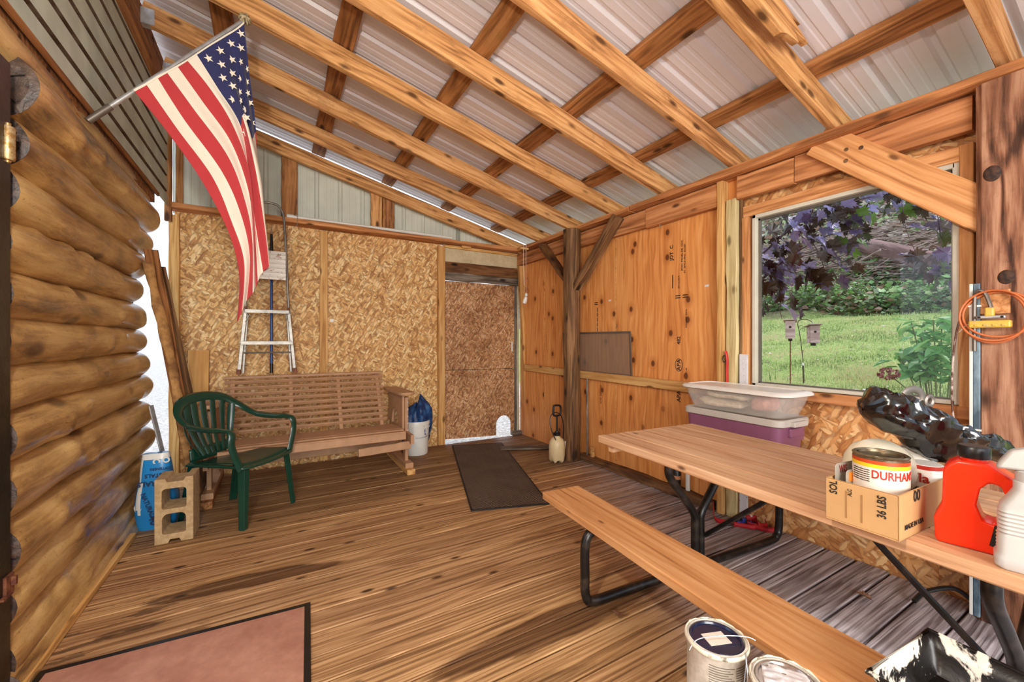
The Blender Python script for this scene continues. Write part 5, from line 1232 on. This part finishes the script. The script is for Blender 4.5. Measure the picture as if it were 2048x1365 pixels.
for k in range(4): MB().box((-.0185, .036 - .026 * k, -.005), (.004, .013, .009)).build('socket_cover', YLW, ps, bevel=.0015)
MB().box((-.008, -.004, .030), (.012, .085, .014)).build('metal_clamp', GALV, ps, bevel=.005)
for s in (-1, 1): MB().lathe([(0, 0), (.005, 0), (.005, .002), (0, .002)], 10).build('clamp_hole', INK, ps, loc=(-.0145, -.004 + s * .033, .030), rot=(0, -PI / 2, 0))
ORC = plain('orange_rubber', lin(206, 112, 62), .45, noise_amt=.05)
oc = thing('coiled_cord', 'coiled orange extension cord hung around the power outlet', 'cord', (2.668, .487, 1.355))
for k, (ry, rz_, dy, dz, dx) in enumerate(((.100, .108, 0, 0, 0), (.104, .096, -.012, .004, .012), (.092, .112, .004, -.006, .022))):
    MB().tube([(dx + .008 * math.sin(a * 2), dy + ry * math.cos(a), dz + rz_ * math.sin(a)) for a in (2 * PI * q / 40 for q in range(40))], .0042, 8, close=True).build('coil', ORC, oc, smooth=True)
MB().tube(curve_pts([(.02, .10, .0), (.02, .115, -.08), (.03, .128, -.22), (.05, .135, -.38), (.06, .13, -.48), (.09, .115, -.53)], 6), .004, 8).build('tail', patchy('brown_cable', lin(96, 60, 44), lin(210, 190, 180), 20, .5, .6, .5), oc, smooth=True)
MB().tube(curve_pts([(.0, .062, -.03), (.01, .085, -.045), (.02, .105, -.07)], 5), .0015, 6).build('tie_string', VINYL, oc, smooth=True)

# ---------------------------------------------------------------- outdoors
def gzz(x, y):
    pts = [(-30, -.3), (2.9, -.05), (5, .36), (6.9, .56), (14, 1.95), (16, 2.5), (60, 27)]
    for (a, za), (b, zb) in zip(pts, pts[1:]):
        if x <= b: z = za + (zb - za) * (x - a) / (b - a); break
    amp = .05 if x < 14 else .5
    return z + amp * noise.noise(Vector((x * .35, y * .35, 0))) + .015 * noise.noise(Vector((x * 2, y * 2, 1)))
t = NT('lawn'); gp = t.n('NewGeometry', out=0); sx = t.t.nodes.new('ShaderNodeSeparateXYZ'); t.put(sx.inputs[0], gp)
n1 = t.n('TexNoise', {'Vector': gp, 'Scale': .9, 'Detail': 6., 'Roughness': .65}); n2 = t.n('TexNoise', {'Vector': gp, 'Scale': 22., 'Detail': 5., 'Roughness': .7})
g = t.ramp(n2, [(.3, lin(94, 108, 62)), (.5, lin(140, 158, 92)), (.7, lin(184, 198, 126))])
g = t.mix(t.rng(n1, .5, .68, 0., .6), g, lin(158, 148, 104))
lt = t.ramp(t.n('TexNoise', {'Vector': gp, 'Scale': 5., 'Detail': 9., 'Roughness': .75}), [(.36, lin(44, 40, 34)), (.46, lin(106, 94, 76)), (.55, lin(150, 134, 116)), (.62, lin(104, 124, 76)), (.7, lin(196, 186, 172))])
fx = t.math('ADD', sx.outputs[0], t.math('MULTIPLY', t.math('SUBTRACT', n1, .5), 2.))
c = t.mix(t.rng(fx, 13.8, 14.3), g, lt)
pv = t.n('TexNoise', {'Vector': gp, 'Scale': 30., 'Detail': 6.})
c = t.mix(t.rng(sx.outputs[0], 4.8, 4.4), c, t.ramp(pv, [(.3, lin(150, 146, 138)), (.7, lin(226, 224, 220))]))  # pale strip added near the porch to keep green lawn bounce off the roof
t.set(Base_Color=c, Roughness=.95, Specular_IOR_Level=.1); t.bump(n2, .8, .03); LAWN = t.m
gr = None
m = MB(); xs = [-20, -8, -4, -2, 0, 1.5, 2.9] + [2.9 + .35 * k for k in range(1, 40)] + [17 + 1.4 * k for k in range(1, 31)]
ys = [-14 + 1. * k for k in range(10)] + [-4 + .5 * k for k in range(48)] + [20 + 1.6 * k for k in range(14)]
vs = [(x, y, gzz(x, y) if x > 2.5 else -.25 + (.0 if x > -2 else 0)) for x in xs for y in ys]; ny = len(ys)
m.add(vs, [(i * ny + j, (i + 1) * ny + j, (i + 1) * ny + j + 1, i * ny + j + 1) for i in range(len(xs) - 1) for j in range(ny - 1)])
o = m.build('ground', LAWN, None, smooth=True); o['kind'] = 'structure'
rg_ = random.Random(3)
def blades(name, label, n, region, hts, wd, mats, lean=.5, cat='grass'):
    m = MB(); V = []; F = []; MI = []
    for i in range(n):
        x, y = region(rg_); z = gzz(x, y) - .01; h = rg_.uniform(*hts); a = rg_.uniform(0, 2 * PI); w_ = wd * rg_.uniform(.6, 1.3)
        l = rg_.uniform(0, lean) * h; b = rg_.uniform(0, 2 * PI); k = len(V)
        dx, dy = w_ * math.cos(a), w_ * math.sin(a)
        V += [(x - dx, y - dy, z), (x + dx, y + dy, z), (x + l * math.cos(b), y + l * math.sin(b), z + h)]
        F.append((k, k + 1, k + 2)); nz_ = noise.noise(Vector((x * .8, y * .8, 2))) + .7 * noise.noise(Vector((x * 3, y * 3, 5))) + rg_.gauss(0, .15); MI.append(rg_.randrange(len(mats)) if len(mats) < 5 else (3 if nz_ > .42 else 1 if nz_ > .1 else 0 if nz_ > -.25 else 2))
    me = bpy.data.meshes.new(name); me.from_pydata(V, [], F)
    for q in mats: me.materials.append(q)
    me.polygons.foreach_set('material_index', MI)
    o = bpy.data.objects.new(name, me); C.objects.link(o); return tag(o, label, cat, kind='stuff')
def leafm(name, r, g_, b, rough=.45, trans=.3):
    t = NT(name); rn = t.n('ObjectInfo', out=5); cc = lin(r, g_, b)
    col = t.n('HueSaturation', {'Value': t.rng(rn, 0, 1, .75, 1.25), 'Color': cc})
    t.set(Base_Color=col, Roughness=rough, Specular_IOR_Level=.5)
    tl = t.t.nodes.new('ShaderNodeBsdfTranslucent'); t.put(tl.inputs[0], tuple(min(1, q * 1.3) for q in cc[:3]) + (1,))
    ms = t.t.nodes.new('ShaderNodeMixShader'); ms.inputs[0].default_value = trans
    t.t.links.new(t.b.outputs[0], ms.inputs[1]); t.t.links.new(tl.outputs[0], ms.inputs[2]); t.t.links.new(ms.outputs[0], t.out.inputs[0]); return t.m
GG = [leafm('grass_green_%s' % n_, *c_, .6, .3) for n_, c_ in (('mid', (146, 172, 100)), ('light', (190, 206, 142)), ('dark', (98, 124, 68)), ('straw', (206, 192, 148)))]
def reg(rn):
    x = 3.6 + 10.4 * rn.random() ** 1.5; return x, x * rn.uniform(.12, .70)
blades('lawn_grass', 'short green lawn grass on the slope outside the window', 42000, reg, (.03, .085), .006, GG[:4] + [GG[1]])
blades('straw_grass', 'patches of dry straw coloured grass on the lawn', 1600, lambda rn: (7.6 + rn.gauss(0, .35), 2.9 + rn.gauss(0, .25) - .4), (.06, .14), .005, [GG[3], GG[1]], .9)
# undergrowth on the bank
BR = [leafm('brush_%s' % n_, *c_, .5, .25) for n_, c_ in (('green', (110, 150, 84)), ('pale', (176, 200, 150)), ('dark', (72, 90, 58)), ('brown', (150, 122, 106)), ('yellow', (178, 190, 92)), ('grey', (204, 194, 186)))]
def brush(name, label, n, region, sz, mats, zup, flat=.6, kind='stuff'):
    V = []; F = []; MI = []
    for i in range(n):
        x, y = region(rg_); z = gzz(x, y) + rg_.random() ** 1.6 * zup; s = rg_.uniform(*sz); e = Euler((rg_.uniform(-flat, flat) * 1.5, rg_.uniform(-flat, flat) * 1.5, rg_.uniform(0, 6.3))).to_matrix(); k = len(V)
        for q in ((0, 0, 0), (.4, .35, .06), (0, 1, -.05), (-.4, .35, .06)): V.append(tuple(e @ (Vector(q) * s) + Vector((x, y, z))))
        F.append((k, k + 1, k + 2, k + 3)); MI.append(rg_.randrange(len(mats)))
    me = bpy.data.meshes.new(name); me.from_pydata(V, [], F)
    for q in mats: me.materials.append(q)
    me.polygons.foreach_set('material_index', MI); o = bpy.data.objects.new(name, me); C.objects.link(o); return tag(o, label, 'undergrowth', kind=kind)
def cone(x0, x1, p=1.): return lambda rn: (lambda x: (x, x * rn.uniform(.12, .72)))(x0 + (x1 - x0) * rn.random() ** p)
brush('undergrowth', 'green leafy undergrowth along the foot of the bank', 9000, cone(14.0, 17.5), (.08, .22), [BR[0], BR[0], BR[1], BR[2], BR[2], BR[3]], .85)
brush('leaf_litter', 'brown and grey leaf litter and twigs on the wooded bank', 30000, cone(15.5, 40, 1.6), (.10, .34), [BR[3], BR[5], BR[5], BR[3], BR[2], BR[0], BR[1]], .35)
STK = patchy('dead_stick', lin(128, 104, 92), lin(176, 158, 146), 3, .4, .6, .9)
m = MB()
for i in range(420):
    x = rg_.uniform(16.5, 21); y = x * rg_.uniform(.22, .55); z = gzz(x, y) + rg_.random() * .8; L_ = rg_.uniform(.8, 3.2); a = rg_.gauss(2.1, .5); d = Vector((math.cos(a), math.sin(a), rg_.gauss(-.05, .18))) * L_
    p = Vector((x, y, z)); m.tube([p - d / 2, p + Vector((0, 0, rg_.gauss(0, .1))), p + d / 2], [rg_.uniform(.01, .035), .02, .006], 4)
o = m.build('brush_pile', STK, None); tag(o, 'tangled pile of dead grey branches below the fallen trunk', 'branches', kind='stuff')
BARK2 = patchy('trunk_bark', lin(138, 108, 104), lin(96, 72, 68), 2.2, .4, .6, .9, 1., stretch=(.4, 2, 2))
def trunk(p0, p1, r0, r1, label, seed):
    p0, p1 = Vector(p0), Vector(p1); m = MB(); secs = []; L_ = (p1 - p0).length
    for i in range(17):
        t_ = i / 16; r = r0 + (r1 - r0) * t_
        secs.append([(-L_ / 2 + L_ * t_, (r * (1 + .08 * noise.noise(Vector((t_ * 9, k, seed))))) * math.cos(2 * PI * k / 14), r * (1 + .08 * noise.noise(Vector((t_ * 9, k, seed)))) * math.sin(2 * PI * k / 14) + .05 * math.sin(t_ * 4)) for k in range(14)])
    m.ring(secs); o = m.build('fallen_trunk', BARK2, None, smooth=True); o.matrix_local = Matrix.Translation((p0 + p1) / 2) @ frame(p1 - p0, (0, 0, 1)).to_4x4(); return tag(o, label, 'tree trunk', 'fallen trunks on the bank')
trunk((18.6, 7.15, 4.95), (16.6, 4.15, 3.50), .22, .32, 'thick fallen trunk slanting down to the right across the bank', 1)
trunk((22.4, 8.1, 6.3), (20.6, 6.5, 5.4), .09, .16, 'thin pale fallen trunk higher up the bank, seen between the maple leaves', 2)
trunk((20.5, 5.6, 5.05), (20.2, 4.2, 4.7), .10, .08, 'short pale fallen limb at the upper right of the bank', 3)
# ferns
FG = leafm('fern_green', 132, 172, 92, .5, .3); FG2 = leafm('fern_blue_green', 140, 176, 138, .5, .3)
def fernmesh(mat, seed):
    rr = random.Random(seed); V = []; F = []
    for f_ in range(9):
        a = f_ * 2 * PI / 9 + rr.uniform(-.2, .2); L_ = rr.uniform(.6, .9)
        for k in range(12):
            t_ = (k + 1) / 13; r = L_ * t_; z = .75 * L_ * math.sin(PI * .55 * t_) ; w_ = .16 * L_ * math.sin(PI * (t_ * .8 + .2))
            cx, cy = r * math.cos(a), r * math.sin(a); nx, ny_ = -math.sin(a), math.cos(a)
            for s in (-1, 1):
                k0 = len(V); V += [(cx, cy, z), (cx + s * w_ * nx + .02 * math.cos(a), cy + s * w_ * ny_ + .02 * math.sin(a), z - .03), (cx + .05 * L_ * math.cos(a), cy + .05 * L_ * math.sin(a), z + .01)]; F.append((k0, k0 + 1, k0 + 2))
    me = bpy.data.meshes.new('fern'); me.from_pydata(V, [], F); me.materials.append(mat); return me
fms = [fernmesh(FG, 1), fernmesh(FG2, 2), fernmesh(FG, 3)]
for i in range(18):
    x = rg_.uniform(14.2, 16.6); y = x * (.22 + .34 * (i + rg_.random()) / 18); o = bpy.data.objects.new('fern', fms[i % 3]); C.objects.link(o)
    o.location = (x, y, gzz(x, y) + .25); s = rg_.uniform(.6, 1.05); o.scale = (s, s, s); o.rotation_euler = (0, 0, rg_.uniform(0, 6)); tag(o, 'green fern among the undergrowth below the brush pile', 'fern', 'ferns along the foot of the bank')
# bird houses and the shepherd hook
BH = wood('birdhouse_cedar', lin(206, 182, 178), lin(180, 154, 150), lin(130, 104, 100), across=16, along=1, bump=.3, knots=0)
def bird(x, y, z, rot, label, hang):
    b = thing('bird_house', label, 'bird house', (x, y, z), (0, 0, rot), 'bird houses on the lawn')
    P = [(-.065, 0), (.065, 0), (.065, .23), (-.065, .26)]
    MB().prism(P, -.06, .06, M=Matrix(((0, 0, 1, 0), (1, 0, 0, 0), (0, 1, 0, 0), (0, 0, 0, 1)))).build('box', BH, b)
    MB().box((0, .0, .265), (.17, .19, .014), rot=(-.22, 0, 0)).build('roof', BH, b)
    MB().lathe([(0, 0), (.018, 0), (.018, .002), (0, .002)], 14).build('entrance_hole', INK, b, loc=(0, -.0665, .17), rot=(PI / 2, 0, 0))
    MB().box((0, 0, -.02), (.05, .05, .04)).build('base_block', INK, b)
    if hang: MB().tube([(0, 0, -.85), (0, 0, 0)], .008, 6).build('post', RUST, b, smooth=True)
    else: MB().tube([(0, 0, .27), (-.02, .0, .34)], .003, 6).build('hanger', GALV, b, smooth=True)
bird(6.72, 3.24, 1.27, -1.15, 'weathered bird house at the left, standing free on its thin post', True)
bird(7.0, 3.06, 1.20, -.75, 'weathered bird house at the right, hanging from the shepherd hook', False)
IRON = patchy('rusty_iron', lin(52, 42, 36), lin(96, 76, 62), 30, .4, .6, .6)
sh = thing('shepherd_hook', 'thin rusty shepherd hook with scroll work standing on the lawn', 'garden hook', (6.95, 3.16, .54))
MB().tube(curve_pts([(0, 0, 0), (-.01, .01, .4), (-.02, .05, .8), (-.01, .08, .95), (.0, .06, 1.01), (.03, -.02, 1.02), (.05, -.08, .98), (.05, -.09, .95), (.045, -.075, .935)], 8), .006, 8).build('rod', IRON, sh, smooth=True)
MB().tube([(0, 0, .0), (-.008, .01, .32)], .012, 8).build('stake', IRON, sh, smooth=True)
MB().tube([(-.008, .01, .32), (-.01, .012, .36)], .014, 8).build('collar', VINYL, sh, smooth=True)
for (a, b) in ((.04, .9), (.02, .86)): MB().tube([(.0, a + .03 * math.cos(t_), b + .03 * math.sin(t_)) for t_ in (PI * q / 8 for q in range(12))], .003, 5).build('scroll', IRON, sh, smooth=True)
# maple boughs close outside the window
PUR1 = leafm('maple_lilac_sheen', 150, 144, 190, .3, .1); PUR2 = leafm('maple_dusk_sheen', 92, 78, 116, .35, .12); DK1 = leafm('maple_bronze_backlit', 58, 42, 30, .45, .25); DK2 = leafm('maple_wine', 54, 26, 36, .45, .25); GR1 = leafm('maple_green', 84, 116, 40, .45, .45); GR2 = leafm('maple_olive', 58, 68, 34, .45, .3)  # lilac and dusk paint sky sheen into top-lit leaves, bronze paints backlit ones
mp = thing('maple_tree', 'purple and bronze leaved maple boughs hanging just outside the window', 'tree', (4.2, 5.0, 0))
MO = Vector((4.2, 5.0, 0)); TW = patchy('maple_twig', lin(70, 54, 56), lin(104, 86, 88), 10, .4, .6, .8)
cA = math.cos(math.radians(30.06)); sA = math.sin(math.radians(30.06))
def wp(r_, up_, d): return Vector((d * (sA + cA * r_), d * (cA - sA * r_), 1.25 + d * up_))   # bearing, rise and distance seen from the porch
boughs = [[(.50, .12, 3.6), (.60, .20, 3.5), (.70, .285, 3.4), (.82, .335, 3.3), (.95, .36, 3.2), (1.10, .37, 3.1)],
          [(.56, .10, 3.3), (.66, .19, 3.3), (.76, .25, 3.25), (.86, .275, 3.2)],
          [(.56, .33, 3.7), (.68, .345, 3.6), (.80, .35, 3.4), (.92, .385, 3.3)],
          [(.70, .285, 3.4), (.75, .21, 3.3), (.77, .14, 3.25)], [(.62, .20, 3.4), (.64, .12, 3.35), (.66, .05, 3.3)],
          [(.95, .36, 3.2), (.96, .28, 3.1), (.985, .215, 3.1)], [(1.03, .37, 3.1), (1.045, .26, 3.05), (1.05, .17, 3.05)], [(.57, .25, 3.4), (.59, .12, 3.3), (.60, .07, 3.3)], [(1.06, .36, 3.1), (1.10, .28, 3.05), (1.10, .22, 3.0)]]
lms = [leafmesh('maple_leaf', 'maple', mm_, .22, .35) for mm_ in (PUR1, PUR2, DK1, DK2, GR1, GR2)]
MB().tube(curve_pts([(0, 0, -.2), (.05, .1, 1.), (.1, .0, 2.2), (.3, -.3, 3.2)], 6), [.10] * 7 + [.09] * 6 + [.07] * 6, 12).build('trunk', TW, mp, smooth=True)
rm = random.Random(11); nl = 0
counts = [130, 84, 60, 30, 26, 7, 8, 26, 18]
for bi, b in enumerate(boughs):
    pts = curve_pts([wp(*q) - MO for q in b], 8)
    if bi < 3: pts = curve_pts([wp(b[0][0] - .10, b[0][1] + .02, b[0][2] + 1.3) - MO], 1) + pts
    thin = bi in (5, 6)
    MB().tube(pts, [max(.0022, (.011 if bi < 3 else .004) * (1 - .75 * k / len(pts))) for k in range(len(pts))], 6).build('branch', TW, mp, smooth=True)
    for k in range(counts[bi]):
        i = rm.randrange(len(pts)) if not thin else len(pts) - 1 - rm.randrange(2)
        spr = .055 if thin else .13
        p = pts[i] + Vector((rm.gauss(0, spr), rm.gauss(0, spr), rm.gauss(-.04, spr * .75)))
        q = p + MO; X_ = q.x * sA + q.y * cA; ri = (q.x * cA - q.y * sA) / X_; upr = (q.z - 1.25) / X_
        if ri > .80 and upr < .22 and bi not in (5, 6, 8): p.z += .18
        if q.x < 3.15 or upr < .075 or (ri > .7 and upr < .12): continue
        r0_ = rm.random(); left = ri < .78
        if r0_ < (.44 if upr > .18 else .25): ci = 0 if left or upr > .3 else 1
        elif r0_ < .55: ci = 2 if not thin else 3
        elif r0_ < .75: ci = 3 if left and upr < .2 else 2
        elif r0_ < .9: ci = 1
        else: ci = 5 if not left else 2
        if not left and r0_ > .78: ci = 4 if r0_ > .9 else 5
        if ri < .62 and upr < .16: ci = 3
        o = bpy.data.objects.new('leaf', lms[ci]); C.objects.link(o); o.parent = mp; o.location = p
        s = rm.uniform(.085, .15); o.scale = (s, s, s)
        tilt = rm.gauss(-.55, .35) if ci in (0, 1) else rm.gauss(-1.2, .3)
        o.rotation_euler = (tilt, rm.gauss(0, .35), rm.gauss(PI / 2 + 2.1, .7)); nl += 1
# hydrangea
HL = leafm('hydrangea_leaf', 96, 150, 84, .38, .2); HL2 = leafm('hydrangea_leaf_light', 134, 176, 112, .38, .25)
hy = thing('hydrangea_bush', 'leafy green hydrangea bush at the lower right of the window', 'bush', (6.12, 1.50, .42))
lh = [leafmesh('leaf', 'oval', HL, .35, .35), leafmesh('leaf', 'oval', HL2, .35, .35)]
for s_i in range(15):
    a = rm.uniform(0, 2 * PI); top = Vector((.38 * math.cos(a) * rm.uniform(.3, 1), .42 * math.sin(a) * rm.uniform(.3, 1), rm.uniform(.55, 1.08)))
    base = Vector((.12 * math.cos(a), .12 * math.sin(a), 0)); mid = (base + top) / 2 + Vector((0, 0, .1)); pts = curve_pts([base, mid, top], 6)
    MB().tube(pts, .006, 5).build('stem', leafm('stem_green', 110, 120, 70) if s_i == 0 else bpy.data.materials['stem_green'], hy, smooth=True)
    for k in range(18):
        p = pts[-1 - int((k // 2) * .85)] + Vector((rm.gauss(0, .05), rm.gauss(0, .05), rm.gauss(0, .03)))
        o = bpy.data.objects.new('leaf', lh[rm.random() < .4]); C.objects.link(o); o.parent = hy; o.location = p
        s = rm.uniform(.11, .19); o.scale = (s * .95, s, s); o.rotation_euler = (rm.gauss(-.15, .3), rm.gauss(0, .25), a + k * 2.4 + rm.gauss(0, .4))
FLW = leafm('dried_flower', 150, 96, 96, .7, .1)
MB().tube(curve_pts([(0, 0, 0), (-.2, .15, .25), (-.36, .30, .46)], 4), .006, 5).build('stem', bpy.data.materials['stem_green'], hy)
m = MB()
for k in range(90):
    d = Vector((rm.gauss(0, 1), rm.gauss(0, 1), rm.gauss(0, 1))).normalized() * .085; d.z *= .7
    e = Euler((rm.random() * 6, rm.random() * 6, 0)).to_matrix()
    m.add([d + e @ Vector(q) for q in ((-.014, -.014, 0), (.014, -.014, 0), (.014, .014, 0), (-.014, .014, 0))], [(0, 1, 2, 3)])
m.build('flower_head', FLW, hy, loc=(-.36, .30, .46), label='faded pinkish flower head')
brush('fallen_leaves', 'small pale fallen leaves scattered over the lawn', 500, lambda rn: (lambda x: (x, x * rn.uniform(.15, .65)))(6 + 8 * rn.random()), (.04, .08), [BR[3], BR[5], GG[3]], .08, .3)
blades('garden_weeds', 'low pale weeds at the left foot of the window', 900, lambda rn: (6.0 + rn.gauss(0, .4), 3.75 + rn.gauss(0, .15)), (.1, .28), .006, [GG[1], GG[3], GG[2]], .6, 'weeds')
